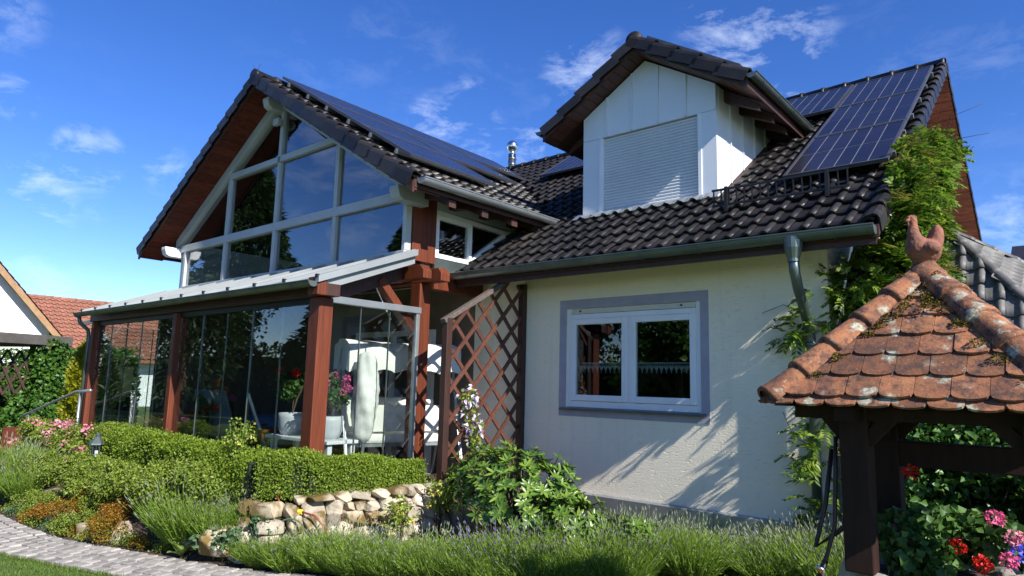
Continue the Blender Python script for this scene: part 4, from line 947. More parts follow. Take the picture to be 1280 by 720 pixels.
# table with blue cloth and two folding chairs
t = thing('dining_table', 'wooden garden table under a blue cloth in the sunroom', 'table', (-9.0, 5.75, FZ))
MB().box(-9.75, -8.25, 5.35, 6.2, 1.16, 1.19).build('tabletop', 'wood_light', t)
MB().box(-9.77, -8.23, 5.33, 6.22, 1.192, 1.20).box(-9.77, -8.23, 5.325, 5.33, 1.02, 1.20).box(-8.235, -8.23, 5.33, 6.22, 1.02, 1.20).build('tablecloth', 'fabric_blue', t)
for x in (-9.65, -8.42):
    for y in (5.45, 6.05): MB().box(x, x + .07, y, y + .07, FZ, 1.16).build('leg', 'wood_light', t)
def chair(x, y, rz, label):
    t = thing('garden_chair', label, 'chair', (x, y, FZ), 'chairs in the sunroom'); F = Matrix.Translation((x, y, FZ)) @ Matrix.Rotation(rz, 4, 'Z')
    def bb(nm, m, *p): 
        o = MB(); [o.beam(*q) for q in p]; o.build(nm, m, t, mtx=F)
    for sx in (-.25, .25):
        bb('leg', 'wood_redh', ((sx, -.26, 0), (sx, .30, .62), .035, .04)); bb('leg', 'wood_redh', ((sx, .30, 0), (sx, -.26, .50), .035, .04))
        bb('armrest', 'wood_redh', ((sx, -.30, .64), (sx, .32, .62), .05, .03)); bb('back_post', 'zinc_pale', ((sx * .9, .20, .42), (sx * .9, .46, 1.10), .03, .03))
    o = MB().prism([(-.23, -.26, .46), (.23, -.26, .46), (.23, .24, .42), (-.23, .24, .42)], (0, 0, .06)).build('seat', 'fabric_teal', t, bevel=.02, mtx=F)
    MB().prism([(-.23, .20, .46), (.23, .20, .46), (.23, .45, 1.12), (-.23, .45, 1.12)], (0, .05, .0)).build('backrest', 'fabric_teal', t, bevel=.02, mtx=F)
chair(-9.35, 5.02, R(190), 'folding chair with teal cushion at the front of the blue table')
chair(-10.15, 5.25, R(200), 'folding chair with teal cushion at the end of the blue table')
chair(-8.35, 5.1, R(150), 'wooden folding chair with teal cushion behind the red geranium')
# hanging hearts
t = thing('heart_garland', 'garland of brown wicker hearts hanging on the sunroom wall', 'garland', (-13.03, 6.32, 2.2))
MB().tube([(-13.03, 6.32, 2.6), (-13.03, 6.32, 1.9)], .004, 5).build('string', 'bark', t)
for k, z in enumerate((2.45, 2.25, 2.05)):
    s_ = .085 - k * .012; pts = []
    for q in range(21):
        a = 2 * math.pi * q / 20; pts.append((-13.03, 6.32 + s_ * 16 * math.sin(a) ** 3 / 13, z + s_ * (13 * math.cos(a) - 5 * math.cos(2 * a) - 2 * math.cos(3 * a) - math.cos(4 * a)) / 13))
    MB().tube(pts, .010, 6, False).build('heart', 'bark', t)
# clothes airer hanging below the roof near post
t = thing('hanging_airer', 'white wire clothes airer hung under the sunroom roof', 'clothes airer', (-6.9, 5.1, 2.86))
MB().tube([(-7.6, 4.75, 2.93), (-6.5, 5.5, 3.0)], .006, 5).tube([(-7.5, 4.55, 2.86), (-6.5, 5.0, 2.92)], .006, 5).build('wire', 'zinc_pale', t)
MB().tube([(-6.6, 5.15, 2.95), (-6.58, 5.4, 2.55)], .007, 5).ball((-6.58, 5.41, 2.53), .018, 0, 6, 4).build('pull_rod', 'white_paint', t)
MB().box(-6.64, -6.58, 5.10, 5.17, 2.92, 2.97).build('clamp', 'zinc_pale', t)

# ================================================================== TRELLIS
t = thing('trellis', 'brown wooden lattice trellis with sloping top against the house wall', 'trellis', (-5.7, 6.3, .5))
TX = -5.7; ty0, ty1 = 5.60, 6.94; tz0, tzl, tzr = .74, 2.52, 3.14
tzt = lambda y: tzl + (tzr - tzl) * (y - ty0) / (6.72 - ty0)
MB().box(TX - .045, TX + .045, ty0 - .09, ty0, .45, tzl + .0).build('post', 'wood_dark', t, bevel=.006)
MB().box(TX - .045, TX + .045, ty1 - .03, ty1 + .05, .3, 3.10).build('post', 'wood_dark', t, bevel=.006)
MB().beam((TX, ty0 - .12, tzt(ty0 - .12) + .02), (TX, 6.70, tzt(6.70) + .02), .085, .055, (0, 0, 1)).build('top_rail', 'wood_grey', t, bevel=.005)
MB().box(TX - .03, TX + .03, ty0, ty1 - .03, tz0 - .07, tz0).build('bottom_rail', 'wood_redh', t, bevel=.005)
def clip_line(c, sgn):
    """45-degree line z = sgn*y + c clipped to the trellis opening"""
    pts = []
    N_ = 400; seg = []
    for q in range(N_ + 1):
        y = ty0 + (ty1 - .03 - ty0) * q / N_; z = sgn * 1.05 * y + c
        if tz0 < z < min(tzt(y), 3.08): seg.append((y, z))
    return (seg[0], seg[-1]) if len(seg) > 20 else None
for sgn, off in ((1, .014), (-1, -.014)):
    c = -12.
    while c < 14:
        q = clip_line(c + (0.10 if sgn > 0 else 0), sgn)
        if q: MB().beam((TX + off, q[0][0], q[0][1]), (TX + off, q[1][0], q[1][1]), .024, .046, (0, -sgn * .76, .65)).build('lattice_bar', 'wood_trellis', t)
        c += .365
# clematis on the trellis
t = thing('clematis', 'pale lilac clematis climbing the lattice trellis', 'climbing plant', (-5.62, 5.9, .5))
cpts = [(-5.60, 5.84, 1.62), (-5.60, 5.88, 1.45), (-5.58, 5.94, 1.28), (-5.60, 5.98, 1.10), (-5.58, 6.02, .95), (-5.6, 6.0, .8)]
foliage('foliage', blob_leaves([(*c, .09, .12, .11) for c in cpts], 420, .05, .032, shell=.1), 'leaf_low', t)
foliage('blossom', blob_leaves([(*c, .10, .12, .10) for c in cpts[:4]] + [(-5.57, 6.05, .92, .05, .05, .05)], 130, .062, .04, shell=.6, upb=.1), 'petal_lilac', t)
MB().tube([(-5.62, 5.98, .4), (-5.63, 6.0, .8), (-5.62, 5.9, 1.3), (-5.62, 5.85, 1.65)], .008, 5).build('stem', 'bark', t)

# ================================================================== THE WELL
wc = Vector((-.69, 4.73, 0)); HS = .73; WEZ, WAZ = 1.69, 2.46
well = thing('garden_well', 'small garden well under a mossy orange clay tile hipped roof', 'well', (wc.x, wc.y, 0))
tw = (WAZ - WEZ) / HS; cw_ = 1 / math.hypot(1, tw); sw_ = tw * cw_
rf_ = MB(); ap_ = (wc.x, wc.y, WAZ - .05)
cs = [(wc.x + sx * (HS - .03), wc.y + sy * (HS - .03), WEZ - .02) for sx, sy in ((-1, -1), (1, -1), (1, 1), (-1, 1))]
rf_.add(cs + [ap_, ], [(0, 1, 4), (1, 2, 4), (2, 3, 4), (3, 0, 4), (3, 2, 1, 0)])
wroof = rf_.build('well_roof', 'wood_dark', well)
WTW, WTE = .162, .163
def clip_poly(poly, nx_, ny_, c):        # keep nx*u + ny*v <= c
    out = []
    for i in range(len(poly)):
        a, b = poly[i], poly[(i + 1) % len(poly)]; da = nx_ * a[0] + ny_ * a[1] - c; db = nx_ * b[0] + ny_ * b[1] - c
        if da <= 0: out.append(a)
        if da * db < 0: k = da / (da - db); out.append((a[0] + (b[0] - a[0]) * k, a[1] + (b[1] - a[1]) * k))
    return out
full_tile = {}
def beaver(u0, L): 
    w = WTW * .492; n_ = 6
    return [(u0 - w, L), (u0 - w, .035)] + [(u0 - w * math.cos(math.pi * k / n_), .035 - .035 * math.sin(math.pi * k / n_) ** .8) for k in range(1, n_)] + [(u0 + w, .035), (u0 + w, L)]
slen = HS / cw_
for fidx, (X, Yd) in enumerate((((1, 0, 0), (0, 1, 0)), ((0, 1, 0), (-1, 0, 0)), ((-1, 0, 0), (0, -1, 0)), ((0, -1, 0), (1, 0, 0)))):
    X = Vector(X); Yh = Vector(Yd); Y = Vector((Yh.x * cw_, Yh.y * cw_, sw_)); N = X.cross(Y); O = wc - Yh * HS + Vector((0, 0, WEZ))
    rows = [(-.035, .0)] + [(.018 + r * WTE, .018) for r in range(7)]
    for r, (v0, lift) in enumerate(rows):
        half = HS * (1 - max(v0, 0) / slen) + .02
        kmax = int(half / WTW) + 2
        for k in range(-kmax, kmax + 1):
            u0 = (k + (.5 if r % 2 else 0)) * WTW + .02 * (r % 2); L = min(.30, slen - v0 - .02)
            if L < .06: continue
            po = [(u, v + v0) for u, v in beaver(u0, L)]
            # hip lines: |u| <= HS*(1 - v/slen)
            for sgn in (1, -1): po = clip_poly(po, sgn * slen / HS, 1, slen + .012) if po else po
            if len(po) < 3: continue
            us = [p[0] for p in po]
            if max(us) - min(us) < .02: continue
            tl = lambda v: .030 + lift - (v - v0) * .085
            top = [O + X * u + Y * v + N * (tl(v)) for u, v in po]; bot = [O + X * u + Y * v + N * (tl(v) - .015) for u, v in po]; n_ = len(po)
            MB().add(top + bot, [tuple(range(n_))[::-1] if False else tuple(range(n_)), tuple(range(n_, 2 * n_))[::-1]] + [(i, n_ + i, n_ + (i + 1) % n_, (i + 1) % n_) for i in range(n_)]).build('clay_tile', 'old_clay', wroof,
                mtx=Matrix.Translation(N * rnd.uniform(-.002, .006)))
def hip_mesh():
    mb = MB(); n_ = 8; v = []; k = n_ + 1
    for y, r in ((0, .100), (.02, .102), (.06, .094), (.33, .076)):
        v += [(r * math.cos(math.pi * j / n_), y, r * math.sin(math.pi * j / n_) * .95 - .01) for j in range(k)]
    v += [(.080 * math.cos(math.pi * j / n_), .0, .080 * math.sin(math.pi * j / n_) * .95 - .01) for j in range(k)]
    f = [(a * k + j + 1, a * k + j, (a + 1) * k + j, (a + 1) * k + j + 1) for a in range(3) for j in range(n_)]
    f += [(j, j + 1, 4 * k + j + 1, 4 * k + j) for j in range(n_)]
    mb.add(v, f); me = mb.mesh('hip_tile', 'old_clay', True); return me
hipm = hip_mesh()
mossb = []; gmo = random.Random(21)
for sx, sy in ((-1, -1), (1, -1), (1, 1), (-1, 1)):
    base = wc + Vector((sx * (HS - .015), sy * (HS - .015), WEZ + .015)); top = wc + Vector((0, 0, WAZ + .03)); d = (top - base); Ln = d.length; d.normalize()
    X = Vector((-sy * .7071 * 1, sx * .7071, 0)) if True else None
    X = d.cross(Vector((0, 0, 1))).normalized(); N = X.cross(d).normalized()
    for k in range(5):
        put('hip_tile', hipm, wroof, frame(X, d, N, base + d * (k * Ln / 5.15 - .01) + N * .004) @ Matrix.Rotation(gmo.uniform(-.05, .05), 4, 'Y'))
    for k in range(46):
        q = min(1, max(.06, gmo.choice((.2, .33, .47, .6, .7, .8, .88, .95)) + gmo.gauss(0, .06))); p = base + d * (Ln * q) + X * (gmo.choice((-1, 1)) * (.088 + abs(gmo.gauss(0, .028)))) - N * .030
        r = gmo.uniform(.010, .030); mossb.append((p.x, p.y, p.z, r * gmo.uniform(.8, 1.7), r * gmo.uniform(.8, 1.7), r * .6))
for k in range(46):
    a = gmo.uniform(0, 6.28); r = gmo.uniform(.04, .13); q = gmo.uniform(.012, .03); mossb.append((wc.x + r * math.cos(a), wc.y + r * math.sin(a), WAZ + .09 - r * .9, q, q, q * .8))
foliage('moss', blob_leaves(mossb, 16000, .013, .009, out=1., shell=.75, fold=.1), 'moss_tuft', wroof, 'stuff')
MB().lathe((wc.x, wc.y, WAZ - .03), [(.13, 0), (.115, .06), (.07, .11), (.055, .13)], 12).build('cap_tile', 'old_clay', wroof, True)
for sx in (-1, 1):
    for sy in (-1, 1):
        x, y = (-1.025 if sx < 0 else -.175), wc.y + sy * .40
        MB().box(x - .075, x + .075, y - .075, y + .075, .76, 1.70).build('post', 'wood_well', well, bevel=.008)
        MB().beam((x, y, 1.42), (x - sx * .26, y, 1.70), .07, .07).build('brace', 'wood_well', well)
        MB().beam((x, y, 1.42), (x + sx * .22, y, 1.70), .06, .06).build('brace', 'wood_well', well)
        MB().beam((x, y, 1.42), (x, y - sy * .28, 1.70), .07, .07).build('brace', 'wood_well', well)
for sy in (-1, 1): MB().box(wc.x - .66, wc.x + .66, wc.y + sy * .40 - .05, wc.y + sy * .40 + .05, 1.60, 1.685).build('plate', 'wood_well', well)
for sx in (-1, 1): MB().box((-1.025 if sx < 0 else -.175) - .05, (-1.025 if sx < 0 else -.175) + .05, wc.y - .66, wc.y + .66, 1.595, 1.68).build('plate', 'wood_well', well)
MB().box(-.95, -.25, wc.y + .33, wc.y + .47, 1.29, 1.45).build('tie_beam', 'wood_well', well, bevel=.008)
# stone curb
def stone_mesh(name, m, sd):
    import bmesh
    g = np.random.default_rng(sd + 100); V = g.uniform(-1, 1, (26, 3)); V = V / np.maximum((np.abs(V) ** 5).sum(1, keepdims=True) ** .2, 1e-3) * .5 * g.uniform(.84, 1.02, (26, 1))
    bm = bmesh.new(); [bm.verts.new(v) for v in V]; bmesh.ops.convex_hull(bm, input=bm.verts)
    bmesh.ops.delete(bm, geom=[v for v in bm.verts if not v.link_faces], context='VERTS')
    bmesh.ops.bevel(bm, geom=list(bm.edges), offset=.022, segments=1, affect='EDGES', profile=.5)
    bmesh.ops.recalc_face_normals(bm, faces=bm.faces)
    me = bpy.data.meshes.new(name); bm.to_mesh(me); bm.free(); me.materials.append(M[m]); return me
stones = [stone_mesh('stone', 'stone', k) for k in range(6)]; stones_m = [stone_mesh('stone', 'stone_moss', k + 9) for k in range(4)]; stones_g = [stone_mesh('stone', 'stone_grey', k + 20) for k in range(3)]
curb = empty_part('curb', well)
for lv in (-1, 0, 1, 2):
    for k in range(12):
        a = 2 * math.pi * (k + .5 * (lv % 2)) / 12; p = Vector((wc.x + .47 * math.cos(a), wc.y + .47 * math.sin(a), .13 + lv * .255 - (.03 if lv < 0 else 0)))
        put('stone', stones_g[(k + lv) % 3] if (k + lv) % 3 else stones[k % 4], curb, Matrix.Translation(p) @ Matrix.Rotation(a, 4, 'Z') @ Matrix.Diagonal((.24, .27, .27, 1)))
MB().lathe((wc.x, wc.y, .3), [(.40, 0), (.40, .40), (.01, .42)], 16).build('earth_fill', 'soil', well)
MB().tube([(-1.16, 4.30, .70), (-1.20, 4.20, .70), (-1.22, 4.17, .70)], .018, 8).tube([(-1.20, 4.20, .70), (-1.20, 4.20, .76), (-1.23, 4.18, .775)], .011, 7).tube([(-1.22, 4.165, .70), (-1.225, 4.155, .66)], .015, 7).build('tap', 'steel', well, True)
# hen figure: one lofted clay body
t = thing('clay_hen', 'terracotta hen figure perched on the well roof', 'figure', (wc.x, wc.y, 2.50))
fwd_ = Vector((-.762, -.647, 0)); side_ = Vector((.647, -.762, 0)); hc = Vector((wc.x, wc.y, 2.50))
hb = MB()
def hp(a, z, b=0): return hc + fwd_ * a + side_ * b + Vector((0, 0, z))
hb.ball(hp(-.005, .125), (.092, .092, .085), 0, 16, 10)
hb.ball(hp(.035, .150), (.072, .072, .078), 0, 16, 10)
hb.tube([hp(.03, .13), hp(.052, .20), hp(.058, .25), hp(.056, .29), hp(.056, .325), hp(.056, .345)], [.070, .048, .035, .026, .026, .012], 14)
for b in (-.020, 0, .020): hb.tube([hp(-.03, .12, b), hp(-.062, .175, b), hp(-.080, .225, b), hp(-.088, .265, b * .7), hp(-.086, .295, b * .5)], [.055, .044, .037, .029, .012], 12)
for b in (-1, 1): hb.ball(hp(-.005, .135, b * .066), (.055, .055, .042), 0, 12, 8)
hb.tube([hp(0, -.02), hp(0, .03), hp(0, .10)], [.072, .058, .062], 14)
o = hb.build('body', 'clay_figure', t, True); rm_ = o.modifiers.new('r', 'REMESH'); rm_.mode = 'VOXEL'; rm_.voxel_size = .005; rm_.use_smooth_shade = True; sm_ = o.modifiers.new('s', 'SMOOTH'); sm_.iterations = 4
MB().tube([hc + fwd_ * .078 + Vector((0, 0, .325)), hc + fwd_ * .108 + Vector((0, 0, .314))], [.014, .002], 8).build('beak', 'clay_figure', t, True)
cb = MB()
for k in range(4): cb.ball(hc + fwd_ * (.080 - k * .013) + Vector((0, 0, .340 + .006 * (k in (1, 2)))), (.011, .009, .013), 0, 7, 5)
cb.build('comb', 'clay_figure', t, True)
MB().ball(hc + fwd_ * .084 + Vector((0, 0, .298)), (.008, .008, .016), 0, 7, 5).build('wattle', 'clay_figure', t, True)
# hose standing at the well
t = thing('garden_hose', 'dark brown garden hose with orange coupling leaning at the well', 'hose', (-1.22, 4.35, 0))
MB().tube([(-1.13, 4.30, 1.5), (-1.14, 4.29, 1.25), (-1.15, 4.28, 1.0), (-1.19, 4.26, .84), (-1.24, 4.22, .68), (-1.27, 4.20, .4), (-1.28, 4.19, -.30)], .012, 8).build('hose_pipe', 'hose', t, True)
MB().tube([(-1.17, 4.36, 1.42), (-1.21, 4.33, 1.10), (-1.26, 4.28, .86), (-1.15, 4.33, .95), (-1.10, 4.3, 1.0)], .014, 8).build('hose_pipe', 'hose', t, True)
MB().tube([(-1.20, 4.25, .80), (-1.235, 4.222, .69)], .017, 8).build('coupling', 'black_metal', t, True)
MB().tube([(-1.217, 4.237, .745), (-1.223, 4.232, .727)], .0185, 8).build('coupling_ring', 'plastic_orange', t, True)

# ================================================================== DRY-STONE WALL
t = thing('dry_stone_wall', 'low dry-stone wall of tan and mossy stones below the box hedge', 'wall', (-5.7, 4.6, .25))
gs = random.Random(3)
wpts = [(-6.35, 3.50), (-6.0, 3.62), (-5.82, 4.1), (-5.72, 4.7), (-5.62, 5.3), (-5.55, 5.75)]
wl_len = [0]
for a, b in zip(wpts, wpts[1:]): wl_len.append(wl_len[-1] + math.dist(a, b))
def wp(s):
    x = float(np.interp(s, wl_len, [p[0] for p in wpts])); y = float(np.interp(s, wl_len, [p[1] for p in wpts])); return x, y
for lv, (z0, h) in enumerate(((.04, .15), (.17, .15), (.30, .15), (.43, .14), (.55, .10))):
    s = gs.uniform(0, .1) + (.55 if lv == 4 else 0)
    while s < wl_len[-1] - .05:
        w = gs.uniform(.10, .32); x, y = wp(s + w / 2); x2, y2 = wp(s + w / 2 + .05); an = math.atan2(y2 - y, x2 - x)
        hh_ = h * gs.uniform(.85, 1.6 if lv < 4 else 1.1); nrm = (math.sin(an), -math.cos(an)); o_ = gs.uniform(-.02, .03) + .03 * (4 - lv) * .5
        me = gs.choice(stones_m) if (lv >= 2 and gs.random() < .42) else gs.choice(stones)
        put('stone', me, t, Matrix.Translation((x + nrm[0] * o_, y + nrm[1] * o_, z0 + h / 2)) @ Matrix.Rotation(an + gs.uniform(-.08, .08), 4, 'Z') @ Matrix.Rotation(gs.uniform(-.14, .14), 4, 'Y') @ Matrix.Diagonal((w * 1.04, .27, hh_ * 1.06, 1)))
        s += w * .98
# loose rockery stones along the path
for k, (x, y, z, sx, sy, sz, mm) in enumerate(((-6.9, 3.35, .16, .55, .4, .32, 0), (-6.35, 3.35, .22, .5, .35, .3, 1), (-7.75, 3.02, .10, .36, .3, .28, 0), (-8.25, 2.86, .08, .3, .3, .26, 1), (-9.05, 2.85, .12, .34, .3, .24, 0), (-9.75, 2.95, .22, .4, .3, .3, 1), (-11.4, 3.35, .55, .35, .3, .25, 0), (-10.9, 3.5, .58, .3, .25, .22, 0), (-7.2, 3.3, .1, .4, .3, .2, 1))):
    me = (stones_m if mm else stones)[k % 3]
    lab = ['low tan boulder at the end of the stone wall', 'rounded mossy boulder beside the stone wall', 'upright tan rock behind the path setts', 'small mossy rock among orange stonecrop', 'tan rock under the flowering stonecrop', 'mossy rock half hidden in the low shrubs', 'pale rock below the garden lantern', 'small pale rock beside the handrail', 'flat mossy rock beside the lavender clump'][k]
    tag(put('rock', me, None, Matrix.Translation((x, y, z)) @ Matrix.Rotation(k * 1.3, 4, 'Z') @ Matrix.Diagonal((sx, sy, sz, 1))), lab, 'rock', 'rockery stones')
# hose tap post in front of the wall
t = thing('hose_post', 'black irrigation post with hose couplings before the stone wall', 'hose post', (-5.95, 3.72, .1))
MB().tube([(-5.95, 3.72, .1), (-5.95, 3.72, .50)], .018, 8).build('stake', 'black_metal', t)
MB().tube([(-5.97, 3.71, .50), (-5.85, 3.78, .50)], .022, 8).build('valve', 'pv_frame', t)
MB().tube([(-5.85, 3.78, .50), (-5.79, 3.81, .50)], .024, 8).build('coupling', 'plastic_yellow', t)
MB().tube([(-5.97, 3.71, .52), (-6.04, 3.70, .60), (-6.1, 3.72, .66)], .010, 8).build('hose_pipe', 'hose_red', t, True)
MB().tube([(-5.79, 3.81, .50), (-5.68, 3.88, .47), (-5.60, 3.95, .36), (-5.58, 3.98, .2)], .009, 8).build('hose_pipe', 'hose_red', t, True)
pts = [(-5.80 + .11 * math.cos(a * .3), 3.70 + .08 * math.cos(a * .3), .33 + .12 * math.sin(a * .3)) for a in range(22)]
MB().tube(pts, .008, 6, False).build('hose_loop', 'leaf_columbine', t, True)

# handrail beside the steps
t = thing('handrail', 'grey metal handrail with two posts beside the steps', 'handrail', (-13.6, 3.9, .3))
MB().tube([(-15.45, 3.9, .90), (-15.2, 3.9, .97), (-12.6, 3.9, 1.46), (-11.95, 3.9, 1.50)], .024, 8).build('rail', 'zinc_pale', t, True)
for x, z in ((-14.95, .99), (-12.4, 1.47)): MB().tube([(x, 3.9, .05), (x, 3.9, z)], .022, 8).build('post', 'zinc_pale', t, True)
# lantern
t = thing('garden_lantern', 'small grey metal lantern standing among the roses', 'lantern', (-10.1, 3.45, .55))
lx, ly, lz = -10.1, 3.45, .62
MB().lathe((lx, ly, lz), [(.085, 0), (.085, .03), (.07, .04)], 6).build('base', 'zinc', t)
MB().lathe((lx, ly, lz + .04), [(.066, 0), (.078, .17)], 6).build('pane', 'glass_room', t)
for k in range(6):
    a = math.pi / 3 * k; MB().beam((lx + .068 * math.cos(a), ly + .068 * math.sin(a), lz + .04), (lx + .08 * math.cos(a), ly + .08 * math.sin(a), lz + .21), .010, .010).build('bar', 'zinc', t)
MB().lathe((lx, ly, lz + .21), [(.115, 0), (.11, .015), (.05, .08), (.03, .10), (.035, .13), (.012, .15)], 6).build('roof', 'zinc', t)
MB().tube([(lx, ly, lz + .05), (lx, ly, lz + .13)], .028, 10).build('candle', 'white_paint', t)

# ================================================================== ANNEX AND NEIGHBOURS
t = thing('annex', 'low annex with grey pan-tiled hipped roof beyond the well', 'annex', (0.3, 8.2, 0))
A = Vector((-.94, 8.0, 3.40)); h2 = Vector((1, -1, -1.34)); h1 = Vector((1, 1.0, -.56)); 
pL = Vector((-1.83, 8.0, 3.40)); k2 = .85
fe = A + h2 * k2; be = A + h1 * (k2 * 1.9)
MB().add([A, pL, (-1.83, fe.y, fe.z), fe, be, (be.x - .2, be.y, 2.2), (fe.x, fe.y, 2.1)], [(0, 1, 2, 3), (0, 3, 4)]).build('roof', 'tile_grey', t)
MB().box(-1.84, fe.x - .15, fe.y + .2, fe.y + .35, 0, fe.z + .0).box(fe.x - .3, fe.x - .15, fe.y + .35, 11, 0, fe.z).build('wall', 'render_white', t)
rt = t.children[0]
gt = tile_mesh('roof_tile', .15, .24, 'tile_grey', roll=.034, lift=.026)
Yv = (A - Vector((A.x, fe.y, fe.z))).normalized()
tile_field(rt, (-1.83, fe.y, fe.z + .01), (1, 0, 0), Yv, .15, .205, 14, 8, gt, lambda q: q.x < A.x + (A.y - q.y) - .06 and q.y < A.y - .1, limit=300)
Yr = (h1 * .6 + h2 * .6 - Vector((0, 0, 0))); Xr = (h1 * 1.0 - h2 * 1.0); Nr = h2.cross(h1).normalized(); Xr.normalize(); Yr = Nr.cross(Xr).normalized()
c_low = A - Yr * 1.35
tile_field(rt, c_low - Xr * 1.6, Xr, Yr, .15, .205, 28, 8, gt, lambda q: abs((q - A).dot(Xr)) < -((q - A).dot(Yr)) * 1.9 and (q - A).dot(h1.cross(Nr)) * ((h2).dot(h1.cross(Nr))) > 0 and (q - A).dot(h2.cross(Nr)) * (h1.dot(h2.cross(Nr))) > 0, limit=120)
rgrey = ridge_mesh('hip_tile', 'tile_grey', L=.32, r0=.050, r1=.042)
for hv in (h2, h1):
    d = (-hv).normalized(); X = d.cross(Vector((0, 0, 1))).normalized(); N = X.cross(d)
    for k in range(7):
        p = A + hv.normalized() * (.26 * (k + 1)); put('hip_tile', rgrey, rt, frame(X, d, N, p + N * .02))
# far building with modules
t = thing('far_outbuilding', 'distant dark roof with solar modules beyond the annex', 'building', (1.5, 26, 0))
MB().box(-1.5, 6, 27, 33, 0, 5.6).build('wall', 'render_white', t)
MB().prism([(-1.6, 26.5, 5.5), (6, 26.5, 5.5), (6, 30, 7.2), (-1.6, 30, 7.2)], (0, 0, -.15)).build('roof', 'tile_dark', t)
for i in range(6):
    for j in range(2):
        x = -1.0 + i * 1.1; y0, z0 = 26.7 + j * 1.55, 5.62 + j * .753; MB().prism([(x, y0, z0 + .08), (x + 1.05, y0, z0 + .08), (x + 1.05, y0 + 1.5, z0 + .81), (x, y0 + 1.5, z0 + .81)], (0, 0, .03)).build('solar_panel', 'pv_cell', t)

# white gabled neighbour
t = thing('white_neighbour_house', 'white gabled house with red tiles and wooden verge behind the carport', 'house', (-39, 5, 0))
gy0, gz0 = 4.2, 9.8; ey, ez = 10.0, 3.2
MB().prism([(-35, 2 * gy0 - ey + .5, 0), (-35, ey - .5, 0), (-35, ey - .5, ez + .4), (-35, gy0, gz0 - .3), (-35, 2 * gy0 - ey + .5, ez + .4)], (-9, 0, 0)).build('wall', 'render_white', t)
for s in (1, -1):
    rr_ = MB().prism([(-34.5, gy0, gz0), (-34.5, gy0 + s * (ey - gy0), ez), (-44, gy0 + s * (ey - gy0), ez), (-44, gy0, gz0)], (0, 0, -.16)).build('roof', 'tile_red', t)
    MB().prism([(-34.45, gy0, gz0 - .02), (-34.45, gy0 + s * (ey - gy0), ez - .02), (-34.45, gy0 + s * (ey - gy0), ez - .36), (-34.45, gy0, gz0 - .36)], (-.05, 0, 0)).build('bargeboard', 'wood_light', rr_)
    if s > 0:
        sl_ = math.hypot(ey - gy0, gz0 - ez); Yv = Vector((0, -(ey - gy0) / sl_, (gz0 - ez) / sl_)); rt2 = tile_mesh('roof_tile', .30, .40, 'tile_red', roll=.06)
        tile_field(rr_, (-34.4, ey, ez + .02), (-1, 0, 0), Yv, .30, sl_ / 24, 3, 24, rt2, lambda q: True, limit=72)
MB().box(-35.0, -34.9, 4.9, 5.6, 3.2, 4.4).build('yellow_sign', 'plastic_yellow', t)
# red roofed neighbour
t = thing('red_roofed_house', 'house with long weathered red tile roof beyond the hedge', 'house', (-46, 12, 0))
MB().box(-50, -41.5, 8, 24, 0, 2.9).build('wall', 'render_white', t)
rr_ = MB().prism([(-45, 7, 6.05), (-45, 25, 6.05), (-40.6, 25, 2.6), (-40.6, 7, 2.6)], (0, 0, -.15)).prism([(-45, 7, 6.05), (-45, 25, 6.05), (-50, 25, 2.6), (-50, 7, 2.6)], (0, 0, -.15)).build('roof', 'tile_red', t)
sl_ = math.hypot(4.4, 3.45); Yv = Vector((-4.4 / sl_, 0, 3.45 / sl_))
tile_field(rr_, (-40.6, 8.0, 2.62), (0, 1, 0), Yv, .31, sl_ / 15, 42, 15, tile_mesh('roof_tile', .31, .42, 'tile_red', roll=.07, lift=.06), lambda q: True, limit=0)
rred = ridge_mesh('ridge_tile', 'tile_red', L=.45, r0=.14, r1=.12)
for k in range(44): put('ridge_tile', rred, rr_, frame((-1, 0, 0), (0, -1, 0), (0, 0, 1), (-45, 25 - k * .4, 6.03)))
# carport
t = thing('carport', 'dark flat-roofed carport with ivy-grown lattice posts', 'carport', (-21, 4.5, 0))
MB().prism([(-20.15, 6.0, 2.44), (-19.0, 3.0, 2.44), (-23.0, 1.6, 2.44), (-24.0, 4.6, 2.44)], (0, 0, .10)).build('roof', 'inside_dark', t)
MB().beam((-20.15, 6.0, 2.58), (-19.0, 3.0, 2.56), .06, .24).beam((-20.15, 6.0, 2.56), (-24.0, 4.6, 2.56), .06, .24).build('fascia', 'inside_dark', t)
for x, y in ((-20.5, 5.75), (-19.6, 3.3), (-23.6, 4.5)): MB().box(x - .07, x + .07, y - .07, y + .07, 0, 2.44).build('post', 'wood_dark', t)
for k in range(6):
    a = 4.2 + k * .25; MB().beam((-20.35, a, 1.2), (-20.35, a + .5, 2.3), .03, .05).build('lattice_bar', 'wood_dark', t); MB().beam((-20.31, a + .5, 1.2), (-20.31, a, 2.3), .03, .05).build('lattice_bar', 'wood_dark', t)
tag(MB().box(-17.2, -17.15, 4.05, 4.5, .15, .62).build('wooden_crate', 'wood_redh'), 'reddish wooden planter panel in front of the ivy', 'planter')

